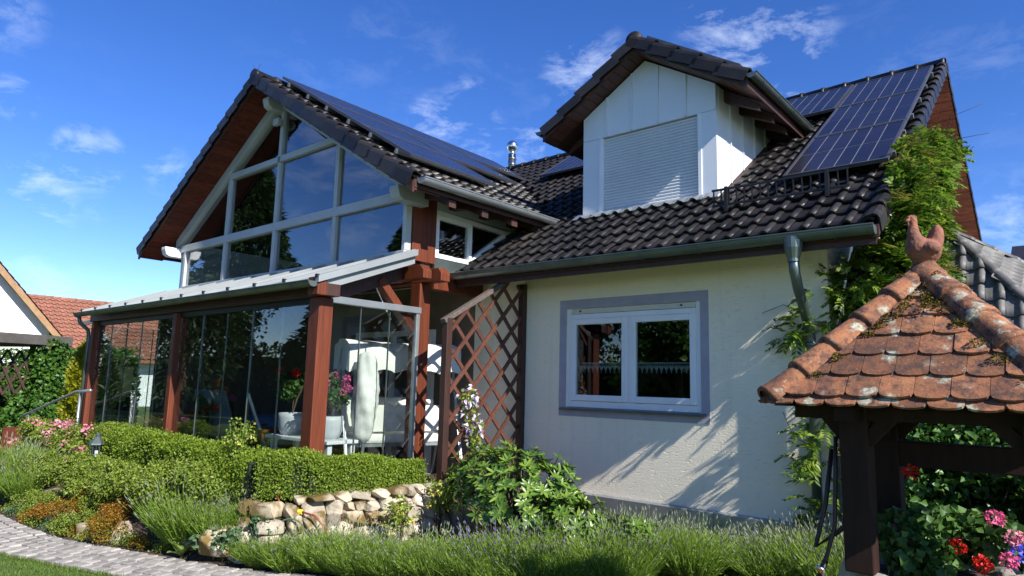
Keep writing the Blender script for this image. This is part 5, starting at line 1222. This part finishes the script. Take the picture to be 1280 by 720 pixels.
# ================================================================== PLANTS
def hedge(name, label, pts, w, h, zb, n, L, Wd, m, group=None, bump=.05, seed=0):
    t = thing(name, label, 'hedge', (pts[0][0], pts[0][1], zb), group); g = np.random.default_rng(seed)
    P = np.array(pts, float); seg = np.linalg.norm(np.diff(P[:, :2], axis=0), axis=1); cum = np.concatenate([[0], np.cumsum(seg)])
    s = g.random(n) * cum[-1]; cx = np.interp(s, cum, P[:, 0]); cy = np.interp(s, cum, P[:, 1]); hs = np.interp(s, cum, P[:, 2]) if P.shape[1] > 2 else np.full(n, h)
    d = np.stack([np.interp(s + .05, cum, P[:, 0]) - np.interp(s - .05, cum, P[:, 0]), np.interp(s + .05, cum, P[:, 1]) - np.interp(s - .05, cum, P[:, 1])], 1); d /= np.maximum(np.linalg.norm(d, axis=1, keepdims=True), 1e-6)
    nr = np.stack([d[:, 1], -d[:, 0]], 1)
    bmp = 1 + bump * (np.sin(s * 5.3 + seed) + np.sin(s * 11.7 + 2) * .7 + np.sin(s * 2.1))
    f = g.random(n); side = f * (2 * hs + w) ; u = np.zeros(n); z = np.zeros(n); no = np.zeros((n, 3))
    a = side < hs; b = side > hs + w; c = ~(a | b)
    u[a] = -w / 2; z[a] = side[a]; u[b] = w / 2; z[b] = (side - hs - w)[b]; u[c] = side[c] - hs[c] - w / 2; z[c] = hs[c]
    dep = g.random(n) ** 2 * .07; rnd_edge = np.clip(1 - ((z / hs) ** 6) * .22, .5, 1)
    u = u * bmp * np.where(c, 1, rnd_edge); z = z * np.where(c, 1 - .25 * (np.abs(u) / (w / 2)) ** 4, 1) * (1 + bump * .8 * np.sin(s * 7 + u * 9))
    no[a, :2] = -nr[a]; no[b, :2] = nr[b]; no[c, 2] = 1
    Q = np.stack([cx + nr[:, 0] * u, cy + nr[:, 1] * u, zb + z], 1) - no * dep[:, None] + g.normal(0, .012, (n, 3))
    D = unit(no * .5 + g.normal(size=(n, 3)) * .7 + [0, 0, .35]); U = unit(no + g.normal(size=(n, 3)) * .6)
    foliage('foliage', leaf_arrays(Q, D, U, L * g.uniform(.6, 1.3, n), Wd * g.uniform(.7, 1.2, n)), m, t)
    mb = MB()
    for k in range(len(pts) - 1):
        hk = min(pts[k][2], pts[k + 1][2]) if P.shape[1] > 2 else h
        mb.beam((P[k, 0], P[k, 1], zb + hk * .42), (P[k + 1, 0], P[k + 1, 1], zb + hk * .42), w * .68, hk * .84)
    mb.build('branch_core', 'hedge_core_dark', t)  # solid dark core added inside the leaves to block light
    return t
hedge('box_hedge', 'clipped yellow-green box hedge in front of the sunroom', [(-10.6, 3.75, .46), (-8.2, 3.72, .42), (-6.42, 3.74, .40)], .46, .42, .58, 32000, .030, .020, 'leaf_box', seed=1, bump=.11)
hedge('box_hedge', 'clipped box hedge on top of the dry-stone wall', [(-6.35, 3.72, .40), (-6.02, 3.95, .42), (-5.95, 4.6, .34), (-5.9, 5.35, .26)], .40, .4, .60, 26000, .024, .016, 'leaf_box', seed=2, bump=.09)
hedge('tall_hedge', 'tall dark hedge behind the ivy column', [(-26, 1.5), (-24.8, 6.3), (-21.5, 7.2), (-19.3, 6.9)], 1.0, 2.35, 0, 24000, .10, .07, 'leaf_ivy', seed=3)
def bush(name, label, cat, c, r, zb, n, L, Wd, m, k=26, rs=.12, seed=0, group=None, flowers=None, shell=.35, twig=True):
    t = thing(name, label, cat, (c[0], c[1], zb), group); bl = clumpy(c, r, k, rs, seed) + [(c[0], c[1], c[2], r[0] * .6, r[1] * .6, r[2] * .6)]
    foliage('foliage', blob_leaves(bl, n, L, Wd, shell=shell), m, t)
    if twig:
        g = random.Random(seed); st = MB()
        for q in range(7): a = g.uniform(0, 6.28); st.tube([(c[0] + .03 * math.cos(a), c[1] + .03 * math.sin(a), zb), (c[0] + r[0] * .35 * math.cos(a), c[1] + r[1] * .35 * math.sin(a), c[2]), (c[0] + r[0] * .75 * math.cos(a), c[1] + r[1] * .75 * math.sin(a), c[2] + r[2] * .6)], [.012, .008, .004], 5)
        st.build('stem', 'bark', t)
    if flowers:
        fm, nf, fs, nm = flowers; B = np.array(clumpy(c, (r[0] * 1.12, r[1] * 1.12, r[2] * 1.15), nf, fs, seed + 50))
        foliage(nm, blob_leaves([tuple(b) for b in B], nf * 26, fs * .9, fs * .7, shell=.5), fm, t)
    return t
# low shrubs climbing the rockery
low = [((-9.9, 3.25, .48), (.55, .35, .22), 'spreading low shrub with small yellow-green leaves under the lantern'), ((-9.0, 3.15, .46), (.55, .38, .24), 'low green shrub in the middle of the rockery'),
       ((-8.2, 3.2, .50), (.50, .36, .24), 'low shrub with pale tips below the box hedge'), ((-7.55, 3.3, .55), (.42, .32, .24), 'low shrub beside the lavender clump in the rockery'), ((-10.7, 3.1, .40), (.45, .35, .24), 'low shrub at the foot of the handrail'), ((-7.0, 3.45, .62), (.30, .25, .22), 'small leafy shrub between hedge and mossy boulder')]
for k, (c, r, lab) in enumerate(low):
    bush('low_shrub', lab, 'shrub', c, r, bed_z(np.array(c[0]), np.array(c[1])).item(), 7000, .034, .018, 'leaf_low', 34, .11, 30 + k, 'rockery shrubs', ('petal_rose', 4, .02, 'blossom') if k in (0, 4) else None)
sed = [((-9.55, 2.78, .20), 'leaf_low', 'green stonecrop cushion beside the path'), ((-9.15, 2.72, .17), 'leaf_orange', 'orange stonecrop cushion at the path edge'), ((-8.75, 2.85, .24), 'leaf_sedum', 'yellow flowering stonecrop cushion on the rockery'), ((-8.45, 2.78, .15), 'leaf_low', 'green cushion plant between the stonecrops'),
       ((-8.05, 2.98, .26), 'leaf_orange', 'rust coloured stonecrop cushion above the upright rock'), ((-8.55, 3.0, .32), 'leaf_low', 'pale green cushion behind the yellow stonecrop'), ((-7.85, 2.86, .15), 'leaf_sedum', 'amber stonecrop beside the upright rock'), ((-8.95, 3.0, .34), 'leaf_orange', 'orange stonecrop below the low shrub'),
       ((-10.0, 2.75, .15), 'leaf_low', 'green cushion plant at the path bend')]
for k, (c, m, lab) in enumerate(sed):
    bush('stonecrop', lab, 'ground cover plant', c, (.24, .20, .13), max(.02, c[2] - .14), 2400, .020, .013, m, 20, .065, 70 + k, 'rockery cushions', twig=False)
for k in range(13):
    x = -10.3 + k * .27 + rnd.uniform(-.06, .06)
    bush('cushion_plant', ('small yellow-green', 'small blue-green', 'small yellow-green', 'small amber')[k % 4] + ' cushion plant edging the path setts', 'ground cover plant', (x, float(path_edge(x)) + .10 + rnd.uniform(0, .08), .07), (.16, .11, .07), .0, 900, .020, .013, ('leaf_low', 'leaf_columbine', 'leaf_low', 'leaf_sedum')[k % 4], 14, .045, 160 + k, 'path edging cushions', twig=False)
# pink roses at the handrail
for k, (x, y) in enumerate(((-11.2, 3.5), (-12.0, 3.55), (-12.9, 3.5), (-10.7, 3.65))):
    bush('rose_bush', ['pink rose bush in front of the sunroom corner post', 'pink rose bush below the handrail post', 'pink rose bush at the start of the handrail', 'pink rose bush beside the lantern'][k], 'rose bush', (x, y, .72), (.36, .28, .30), .3, 2600, .04, .026, 'leaf_low', 22, .11, 90 + k, 'roses by the steps', ('petal_rose', 11, .055, 'blossom'))
# creeping ground cover over the soil of the bed
n = 42000; qx = rng.uniform(-13.2, -1.2, n); qy = path_edge(qx) + .05 + rng.random(n) * 2.2
keep_ = (qy < np.where(qx < -6.0, 4.15, 6.9)) & (np.sin(qx * 5.1) + np.sin(qy * 6.3 + qx * 2) + rng.normal(0, .8, n) > -.5); qx, qy = qx[keep_], qy[keep_]; n = len(qx)
P = np.stack([qx, qy, bed_z(qx, qy) + rng.random(n) ** 2 * .07], 1)
tag(foliage('ground_cover', leaf_arrays(P, rdir(n) + [0, 0, .7], rdir(n) * .5 + [0, 0, 1], rng.uniform(.018, .045, n), rng.uniform(.012, .022, n)), 'leaf_low', None, 'stuff'), 'low creeping green ground cover over the soil bed', 'ground cover')
# lavender -----------------------------------------------------------------
def lavender_meshes(seed, n=1250, R_=.26, H=.46, bloom=False):
    g = np.random.default_rng(seed)
    a = g.random(n) * 6.283; r = np.sqrt(g.random(n)) * R_ * .62; P = np.stack([r * np.cos(a), r * np.sin(a), np.zeros(n)], 1)
    D = unit(np.stack([np.cos(a) * r / R_ * 1.25 + g.normal(0, .16, n), np.sin(a) * r / R_ * 1.25 + g.normal(0, .16, n), np.ones(n)], 1)); Ls = H * g.uniform(.55, 1.05, n)
    U = unit(g.normal(size=(n, 3))); parts = [leaf_arrays(P, D, U, Ls, .0065, .1, .04)]
    m = n * 4; idx = g.integers(0, n, m); f = g.uniform(.12, .78, m)                # narrow leaves up the stems
    P2 = P[idx] + D[idx] * (Ls[idx] * f)[:, None]; D2 = unit(D[idx] + g.normal(size=(m, 3)) * .45)
    parts.append(leaf_arrays(P2, D2, unit(g.normal(size=(m, 3))), g.uniform(.03, .06, m), .0085, .1))
    k = int(n * .15); idx = g.choice(n, k, replace=False); tip = P[idx] + D[idx] * (Ls[idx] * .98)[:, None] - [0, 0, .02]; top = []
    ext = g.uniform(.05, .14, k)
    parts.append(leaf_arrays(tip, D[idx], unit(g.normal(size=(k, 3))), ext, .004, 0))
    for q in range(2):
        top.append(leaf_arrays(tip + D[idx] * (ext * .75)[:, None], D[idx] + g.normal(size=(k, 3)) * .05, unit(g.normal(size=(k, 3))), g.uniform(.03, .055, k), .0095, .3))
    V, F = join_np(parts); V2, F2 = join_np(top)
    return mesh_np('foliage', V, F, 'lavender_stem'), mesh_np('flower_spikes', V2, F2, 'lavender_bloom' if bloom else 'lavender_bud')
LAV = [lavender_meshes(k, bloom=(k >= 3)) for k in range(5)]
def lavender(x, y, s, rz, label, group, var=None, sz=1.):
    z = bed_z(np.array(x), np.array(y)).item(); t = thing('lavender', ('blooming purple ' + label) if var is not None and var >= 3 else label, 'lavender', (x, y, z), group); f, fl = LAV[var if var is not None else rnd.randrange(3)]
    mt = Matrix.Translation((x, y, z - .01)) @ Matrix.Rotation(rz, 4, 'Z') @ Matrix.Diagonal((s, s, s * sz, 1)); put('foliage', f, t, mt); put('flower_spikes', fl, t, mt, 'stuff')
lab_f = 'lavender clump in the long edging row in front of the stone wall'
for k in range(9):
    x = -5.95 + k * .28; y = float(path_edge(x)) + .20 + rnd.uniform(-.03, .05); lavender(x, y, rnd.uniform(.95, 1.15), rnd.uniform(0, 6), lab_f, 'lavender before the stone wall', sz=.78)
lab_m = 'lavender clump in the edging row in front of the rhododendron'
for k in range(4):
    x = -3.95 + k * .30; y = float(path_edge(x)) + .28; lavender(x - .15, y, rnd.uniform(.95, 1.12), rnd.uniform(0, 6), lab_m, 'lavender before the rhododendron', var=3 if k in (0, 4) else None)
lab_r = 'tall lavender clump below the plastered wall beside the well'
for k in range(16):
    x = -3.45 + (k % 8) * .25; y = 6.08 + .02 * (k % 8) + (k // 8) * .36 + rnd.uniform(-.05, .05); lavender(x, y, rnd.uniform(1.05, 1.2), rnd.uniform(0, 6), lab_r, 'lavender below the wall', var=4 if k in (9, 13) else None, sz=(.50 if k % 8 < 4 else .66) if k % 8 < 6 else .9)
for k in range(7):
    x = -1.45 + (k % 4) * .28; y = 6.0 + (k // 4) * .4; lavender(x, y, 1.15, rnd.uniform(0, 6), lab_r, 'lavender below the wall')
for x, y in ((-3.35, 5.62), (-3.05, 5.72), (-2.75, 5.78), (-3.15, 5.45)): lavender(x, y, 1.05, rnd.uniform(0, 6), 'lavender clump in the shade of the well roof', 'shaded lavender')
for x, y, s in ((-6.95, 3.28, 1.25), (-6.55, 3.42, 1.05)): lavender(x, y, s, 1., 'large lavender clump beside the mullein in the rockery', 'rockery lavender')
lavender(-6.35, 3.62, .8, 2., 'small silvery lavender at the end of the stone wall', None)
for x, y, s in ((-10.9, 2.85, 1.2), (-11.4, 2.95, 1.25), (-10.5, 2.8, 1.0)): lavender(x, y, s, 3., 'lavender clump by the far bend of the path', 'lavender at the path bend')
# mullein rosette with a few large leaves
t = thing('mullein', 'young mullein rosette with large pale leaves by the path', 'plant', (-6.72, 3.12, .02))
def big_leaf(m, L, Wd, cup=.25):
    mb = MB(); n_ = 6; vs = []
    for k in range(n_ + 1):
        u = k / n_; w = Wd * math.sin(math.pi * min(1, u * .93 + .04)) ** .75 / 2; z = cup * L * math.sin(u * 2.2) * .5
        vs += [(-w, u * L, z + w * .35), (0, u * L, z), (w, u * L, z + w * .35)]
    f = []
    for k in range(n_): a = k * 3; f += [(a, a + 1, a + 4, a + 3), (a + 1, a + 2, a + 5, a + 4)]
    mb.add(vs, f); return mb.mesh('leaf', m, True)
bl_ = big_leaf('leaf_mullein', .24, .085)
for k in range(9):
    put('leaf', bl_, t, Matrix.Translation((-6.72, 3.12, .05)) @ Matrix.Rotation(k * .72, 4, 'Z') @ Matrix.Rotation(R(14 + 8 * (k % 5)), 4, 'X') @ Matrix.Diagonal((1, .75 + .07 * (k % 4), 1, 1)))
for k, (x, y, z) in enumerate(((-6.45, 3.25, .06), (-6.2, 3.35, .1), (-6.05, 3.55, .30))):
    bush('columbine', ['columbine with blue-green leaves by the mullein', 'columbine with blue-green leaves below the wall end', 'columbine with blue-green leaves under the hedge corner'][k], 'plant', (x, y, z + .12), (.14, .12, .10), z, 240, .05, .045, 'leaf_columbine', 10, .06, 120 + k, 'columbines', twig=False)
bush('columbine', 'tall columbine gone to seed standing above the box hedge', 'plant', (-6.72, 3.62, 1.05), (.14, .12, .26), .6, 420, .035, .026, 'leaf_low', 18, .06, 140, None, ('petal_yellow', 5, .02, 'blossom'), twig=False)
cst = MB()
for k in range(8): cst.tube([(-6.72 + .02 * math.cos(k), 3.62 + .02 * math.sin(k), .6), (-6.72 + .07 * math.cos(k * 2), 3.62 + .06 * math.sin(k * 2), 1.0), (-6.72 + .13 * math.cos(k * 2), 3.62 + .10 * math.sin(k * 2), 1.28)], .003, 4)
cst.build('stem', 'lavender_stem', bpy.data.objects['columbine.003'])
bush('evening_primrose', 'yellow flowering plant in front of the stone wall', 'plant', (-5.25, 4.55, .38), (.16, .14, .20), .15, 380, .05, .02, 'leaf_box', 14, .07, 141, None, ('petal_yellow', 6, .03, 'blossom'))
bush('evening_primrose', 'yellow flowering plant beside the trellis foot', 'plant', (-5.35, 5.2, .48), (.12, .12, .22), .15, 300, .045, .02, 'leaf_box', 12, .06, 142, None, ('petal_yellow', 6, .03, 'blossom'))
# rhododendron: rosettes of long leaves, the nearest 300 leaves single
t = thing('rhododendron', 'glossy rhododendron bush in front of the plastered wall', 'shrub', (-4.4, 5.3, .15))
rl = big_leaf('leaf_rhodo', .092, .029, cup=-.22)
ros = []; g = random.Random(77)
for (cx, cy, cz, rx, ry, rz_, k) in ((-4.45, 5.35, .62, .78, .55, .52, 290), (-5.05, 5.5, .72, .36, .32, .36, 85), (-3.75, 5.35, .42, .42, .36, .36, 100), (-3.25, 5.6, .36, .30, .28, .26, 55)):
    for q in range(k):
        a = g.uniform(0, 6.28); e = math.asin(g.uniform(-.25, 1)); k_ = g.uniform(.72, 1.04)
        d = Vector((math.cos(a) * math.cos(e), math.sin(a) * math.cos(e), math.sin(e))); ros.append((Vector((cx + rx * d.x * k_, cy + ry * d.y * k_, cz + rz_ * d.z * k_)), (d + Vector((0, 0, .5))).normalized()))
lm = []
for p, d in ros:
    q = d.to_track_quat('Z', 'Y').to_matrix().to_4x4(); n_ = g.randint(7, 10)
    for k in range(n_):
        lm.append((p.length, Matrix.Translation(p) @ q @ Matrix.Rotation(6.283 * k / n_ + g.uniform(-.2, .2), 4, 'Z') @ Matrix.Rotation(R(g.uniform(2, 38)), 4, 'X') @ Matrix.Scale(g.uniform(.75, 1.15), 4)))
lm.sort(key=lambda a: a[0])
for d, mt in lm[:300]: put('leaf', rl, t, mt)
v, f = tile_np(rl); V4 = np.concatenate([v, np.ones((len(v), 1))], 1); Fq = np.array(f)
VV = np.concatenate([(V4 @ np.array(mt).T)[:, :3] for d, mt in lm[300:]]); FF = np.concatenate([Fq + i * len(v) for i in range(len(lm) - 300)])
put('leaves_behind', mesh_np('leaves_behind', VV, FF, 'leaf_rhodo', True), t, kind='stuff')
st = MB()
for p, d in ros[::2]: st.tube([(-4.4 + g.uniform(-.15, .15), 5.4 + g.uniform(-.1, .1), .15), ((p.x - 4.4) / 2, (p.y + 5.4) / 2, p.z * .5 + .1), tuple(p)], [.012, .008, .004], 5)
st.build('branch_core', 'bark', t)
# wisteria -----------------------------------------------------------------
def compound(P, D, Ls, nl=6, lw=.031, ll=.082):
    """pinnate leaves: pairs of leaflets along a drooping rachis"""
    out = []; N = len(P); D = unit(D); S = unit(np.cross(D, np.array([0, 0, 1.]) + rng.normal(0, .25, (N, 3)))); Up = np.cross(S, D)
    for k in range(nl):
        f = .22 + .78 * k / (nl - 1); Q = P + D * (Ls * f)[:, None] - np.array([0, 0, 1.]) * (Ls * .35 * f * f)[:, None]
        for s_ in (-1, 1):
            d = unit(S * s_ + D * .65 + rng.normal(0, .15, (N, 3)) - [0, 0, .25]); out.append(leaf_arrays(Q, d, Up + rng.normal(0, .2, (N, 3)), ll * (1 - .35 * abs(f - .5)) * rng.uniform(.85, 1.15, N), lw, .15, .1))
    out.append(leaf_arrays(P, D - [0, 0, .17], Up, Ls * 1.0, .004, 0))
    return join_np(out)
t = thing('wisteria', 'bright green wisteria climbing over the right corner of the house', 'climbing plant', (-1.7, 6.8, 0))
wb = [(-1.52, 6.95, 2.85, .28, .16, .26), (-1.62, 6.92, 2.52, .24, .10, .22), (-1.40, 7.0, 2.45, .26, .16, .28), (-1.12, 7.05, 2.62, .20, .20, .26), (-1.55, 6.95, 2.15, .22, .12, .2), (-1.30, 6.95, 3.10, .16, .16, .22), (-1.18, 7.05, 3.42, .12, .24, .26), (-1.16, 7.35, 3.72, .12, .30, .22), (-1.17, 7.85, 4.05, .12, .34, .20),
      (-1.18, 8.35, 4.34, .11, .36, .18), (-1.20, 8.95, 4.58, .09, .34, .16), (-1.18, 7.5, 3.48, .11, .28, .26), (-1.20, 7.05, 3.0, .12, .22, .30), (-1.36, 6.90, 2.05, .22, .14, .22), (-1.32, 6.98, 1.6, .24, .18, .3), (-1.18, 8.1, 3.95, .10, .28, .20), (-1.22, 9.4, 4.72, .08, .25, .13), (-1.16, 7.7, 3.30, .07, .16, .14), (-1.12, 7.35, 2.95, .08, .16, .12)]
B = np.array(wb); nc_ = 300; w = (B[:, 3] * B[:, 4] * B[:, 5]) ** .67; idx = rng.choice(len(B), nc_, p=w / w.sum()); dc = rdir(nc_)
C = B[idx, :3] + dc * B[idx, 3:] * (.35 + .75 * rng.random((nc_, 1)))
stray = rng.random(nc_) < .22; C[stray] += unit(np.abs(dc[stray]) * [1, 0, .6] + [.4, 0, .2]) * rng.uniform(.02, .10, (stray.sum(), 1))
ci = rng.integers(0, nc_, 4300); P = C[ci] + rng.normal(0, 1, (4300, 3)) * [.055, .06, .055]; d = unit(P - B[idx[ci], :3] + [.05, 0, .02])
ok_ = (P[:, 0] > -1.25) | ((P[:, 1] > 6.5) & (P[:, 2] < EZ + (P[:, 1] - EY) * TP - .35))
ok_ &= (P[:, 1] > 6.96) | (rng.random(len(P)) < .035) | (P[:, 2] < 1.45)
P, d = P[ok_], d[ok_]; n = len(P)
foliage('foliage', compound(P, d + rdir(n) * .7 + [.1, .15, .2], rng.uniform(.11, .20, n)), 'leaf_wisteria', t)
tufts = np.array([(-2.10, 6.86, 1.00, .16, .08, .14), (-2.02, 6.84, 1.25, .12, .08, .14), (-1.90, 6.86, .85, .16, .10, .16), (-1.82, 6.84, 1.15, .14, .10, .2), (-1.95, 6.84, 1.45, .08, .06, .12), (-1.85, 6.84, .55, .2, .1, .2), (-1.78, 6.85, 1.75, .1, .08, .25), (-2.08, 6.87, 2.42, .12, .05, .07), (-2.16, 6.88, 2.30, .08, .04, .06), (-1.85, 6.84, 2.55, .14, .08, .12)])
n = 120; idx = rng.integers(0, len(tufts), n); d = rdir(n); P = tufts[idx, :3] + d * tufts[idx, 3:]
foliage('foliage', compound(P, d + rdir(n) * .5 + [-.2, -.2, .1], rng.uniform(.12, .22, n)), 'leaf_wisteria', t)
n = 130; idx = rng.choice([6, 7, 8, 9, 10, 16, 17, 18], n); d = rdir(n); d[:, 2] = np.abs(d[:, 2]); P = B[idx, :3] + d * B[idx, 3:] * 1.08
foliage('dry_foliage', compound(P, d + [0.2, 0, .5], rng.uniform(.12, .22, n), lw=.016), 'leaf_wisteria_dry', t)
n = 70; idx = rng.choice([17, 18, 11, 12], n); d = rdir(n); P = B[idx, :3] + d * B[idx, 3:] * 1.1 + [.05, 0, 0]
foliage('dry_foliage', compound(P, d + [0.4, -.2, .2], rng.uniform(.14, .22, n), lw=.016), 'leaf_wisteria_dry', t)
vs_ = MB()
vs_.tube([(-1.72, 6.90, 0), (-1.75, 6.92, .6), (-1.72, 6.95, 1.3), (-1.70, 7.05, 2.0), (-1.62, 7.12, 2.6), (-1.42, 7.12, 3.0), (-1.22, 7.2, 3.4), (-1.15, 7.4, 3.8), (-1.15, 8.2, 4.2)], [.045, .04, .04, .035, .03, .025, .02, .015, .01], 7)
vs_.tube([(-1.72, 6.92, 1.2), (-1.8, 6.95, 1.8), (-1.76, 6.97, 2.4), (-1.66, 7.05, 2.8)], .014, 6)
for a, b, c in (((-1.95, 6.88, 2.45), (-2.25, 6.9, 2.62), (-2.48, 6.93, 2.55)), ((-1.1, 8.9, 4.4), (-.95, 8.9, 4.95), (-.62, 8.8, 5.0)), ((-1.05, 8.4, 4.2), (-.85, 8.3, 4.48), (-.55, 8.2, 4.45)), ((-1.95, 6.88, 1.2), (-2.2, 6.9, 1.32), (-2.3, 6.93, 1.55))):
    vs_.tube([a, b, c], [.006, .004, .003], 5)
vs_.build('stem', 'bark', t, True)
# inside and behind the well
t = thing('well_geraniums', 'pink and red geraniums planted inside the well curb', 'flowering plant', (wc.x, wc.y, .7))
bl = clumpy((wc.x + .05, wc.y + .05, .86), (.36, .36, .18), 24, .12, 5)
foliage('foliage', blob_leaves(bl, 2600, .055, .05, shell=.3), 'leaf_geranium', t)
for k, (x, y, z, m) in enumerate(((-.90, 4.62, .95, 'petal_pink'), (-.78, 4.55, .90, 'petal_pink'), (-.60, 4.60, .92, 'petal_red'), (-.42, 4.60, 1.10, 'petal_pink'), (-.34, 4.62, 1.0, 'petal_rose'), (-.48, 4.52, .86, 'petal_red'), (-.36, 4.5, .9, 'petal_pink'), (-.32, 4.58, .93, 'petal_blue'), (-.85, 4.85, 1.28, 'petal_red'))):
    foliage('flower_head', blob_leaves([(x, y, z, .04, .04, .035)], 70, .022, .02, shell=.7), m, t)
bush('vine_shrub', 'dense dark vine filling the corner behind the well', 'shrub', (-.72, 6.95, .9), (.70, .42, .75), 0, 9000, .07, .05, 'leaf_ivy', 60, .2, 200)
bush('vine_shrub', 'leafy shrub with light leaves behind the right well post', 'shrub', (.35, 6.3, .8), (.6, .5, .7), 0, 6000, .07, .05, 'leaf_geranium', 46, .2, 201, None, ('petal_pink', 3, .05, 'blossom'))
hedge('tall_hedge', 'clipped green hedge seen through the well posts', [(-.6, 7.2), (1.6, 7.0)], .6, 1.75, 0, 14000, .04, .03, 'leaf_ivy', seed=8)
# the well group stands a little nearer: smaller tiles, taller curb
for nm in ('garden_well', 'clay_hen', 'garden_hose', 'well_geraniums'):
    o = bpy.data.objects[nm]; e_ = Vector((0, 0, ZC)); o.location = e_ + (o.location - e_) * .85; o.scale = (.85,) * 3
# ivy column on the carport post, golden conifer
t = thing('ivy_column', 'dense ivy column wrapped round the carport post', 'ivy', (-20.3, 5.6, 0))
foliage('foliage', blob_leaves([(-20.2, 5.55, .35 + k * .33, .42, .36, .34) for k in range(7)] + [(-19.4, 4.5, .4, .6, .7, .5), (-19.6, 5.1, .6, .5, .5, .7), (-19.2, 3.9, .4, .5, .5, .5)], 9000, .10, .085, shell=.8), 'leaf_ivy', t)
MB().tube([(-20.3, 5.6, 0), (-20.25, 5.6, 2.3)], .05, 7).build('stem', 'bark', t)
def conifer(name, label, x, y, h, r, m, n, L, Wd, seed=0, zb=0, col=False):
    t = thing(name, label, 'tree', (x, y, zb)); g = np.random.default_rng(seed)
    MB().tube([(x, y, zb), (x, y, zb + h * .5), (x, y, zb + h * .97)], [h * .02 + .02, h * .012 + .01, .01], 8).build('trunk', 'bark', t)
    u = g.random(n) ** (.75 if not col else .9); a = g.random(n) * 6.283; z = zb + h * (.06 + .94 * u)
    lay = .72 + .28 * np.abs(np.sin(u * h * 2.1 + np.sin(a * 3 + seed) * .9)) if not col else np.full(n, 1.)
    prof = (1 - u) ** .8 if not col else np.sin(np.clip(u * .92 + .08, 0, 1) * math.pi) ** .45 * (1 - u * .25)
    rr = r * prof * lay * (.45 + .55 * g.random(n) ** .5) * (1 + .18 * np.sin(a * 5 + u * 14))
    P = np.stack([x + rr * np.cos(a), y + rr * np.sin(a), z], 1); D = np.stack([np.cos(a), np.sin(a), np.full(n, -.25 if not col else 1.2)], 1) + g.normal(0, .45, (n, 3))
    foliage('crown', leaf_arrays(P, D, unit(g.normal(size=(n, 3)) + [0, 0, .8]), L * g.uniform(.6, 1.3, n), Wd, .2, .1), m, t); return t
conifer('golden_conifer', 'golden yellow columnar conifer beside the sunroom corner', -17.0, 5.55, 2.6, .55, 'leaf_gold', 9000, .09, .05, 4, col=True)
# garden trees behind the viewer, seen in the glass
conifer('spruce_tree', 'tall dark spruce across the lawn mirrored in the gable glass', -27.0, -3.3, 11.6, 3.4, 'leaf_yew', 26000, .34, .10, 5)
conifer('spruce_tree', 'second spruce across the lawn mirrored in the sunroom', -20.5, -6.5, 8.0, 2.8, 'leaf_yew', 14000, .34, .10, 6)
def broadleaf(name, label, x, y, h, r, n, seed, m='leaf_dark'):
    t = thing(name, label, 'tree', (x, y, 0)); g = random.Random(seed)
    tk = MB().tube([(x, y, 0), (x + .1, y, h * .3), (x, y + .1, h * .6)], [.22, .17, .08], 8)
    for k in range(6): a = k * 1.05; tk.tube([(x, y, h * (.28 + .05 * k)), (x + r * .4 * math.cos(a), y + r * .4 * math.sin(a), h * (.5 + .05 * k)), (x + r * .75 * math.cos(a), y + r * .75 * math.sin(a), h * (.6 + .05 * k))], [.09, .06, .02], 6)
    tk.build('trunk', 'bark', t)
    foliage('crown', blob_leaves(clumpy((x, y, h * .62), (r, r, h * .36), 60, r * .30, seed), n, .22, .15, shell=.3), m, t)
broadleaf('broadleaf_tree', 'broad garden tree across the lawn behind the viewer', -15.5, -6.5, 6.2, 3.0, 12000, 8)
broadleaf('broadleaf_tree', 'round garden tree beside the spruce behind the viewer', -32.5, -6.0, 7.0, 3.6, 12000, 9)
broadleaf('broadleaf_tree', 'low spreading tree mirrored in the kitchen window', -9.2, -4.6, 3.6, 1.9, 9000, 10, 'leaf_ivy')
hedge('boundary_hedge', 'long clipped boundary hedge across the lawn behind the viewer', [(-40, -5.2), (-24, -8.2), (-4, -9.0)], 1.2, 3.2, 0, 16000, .16, .12, 'leaf_dark', seed=12)
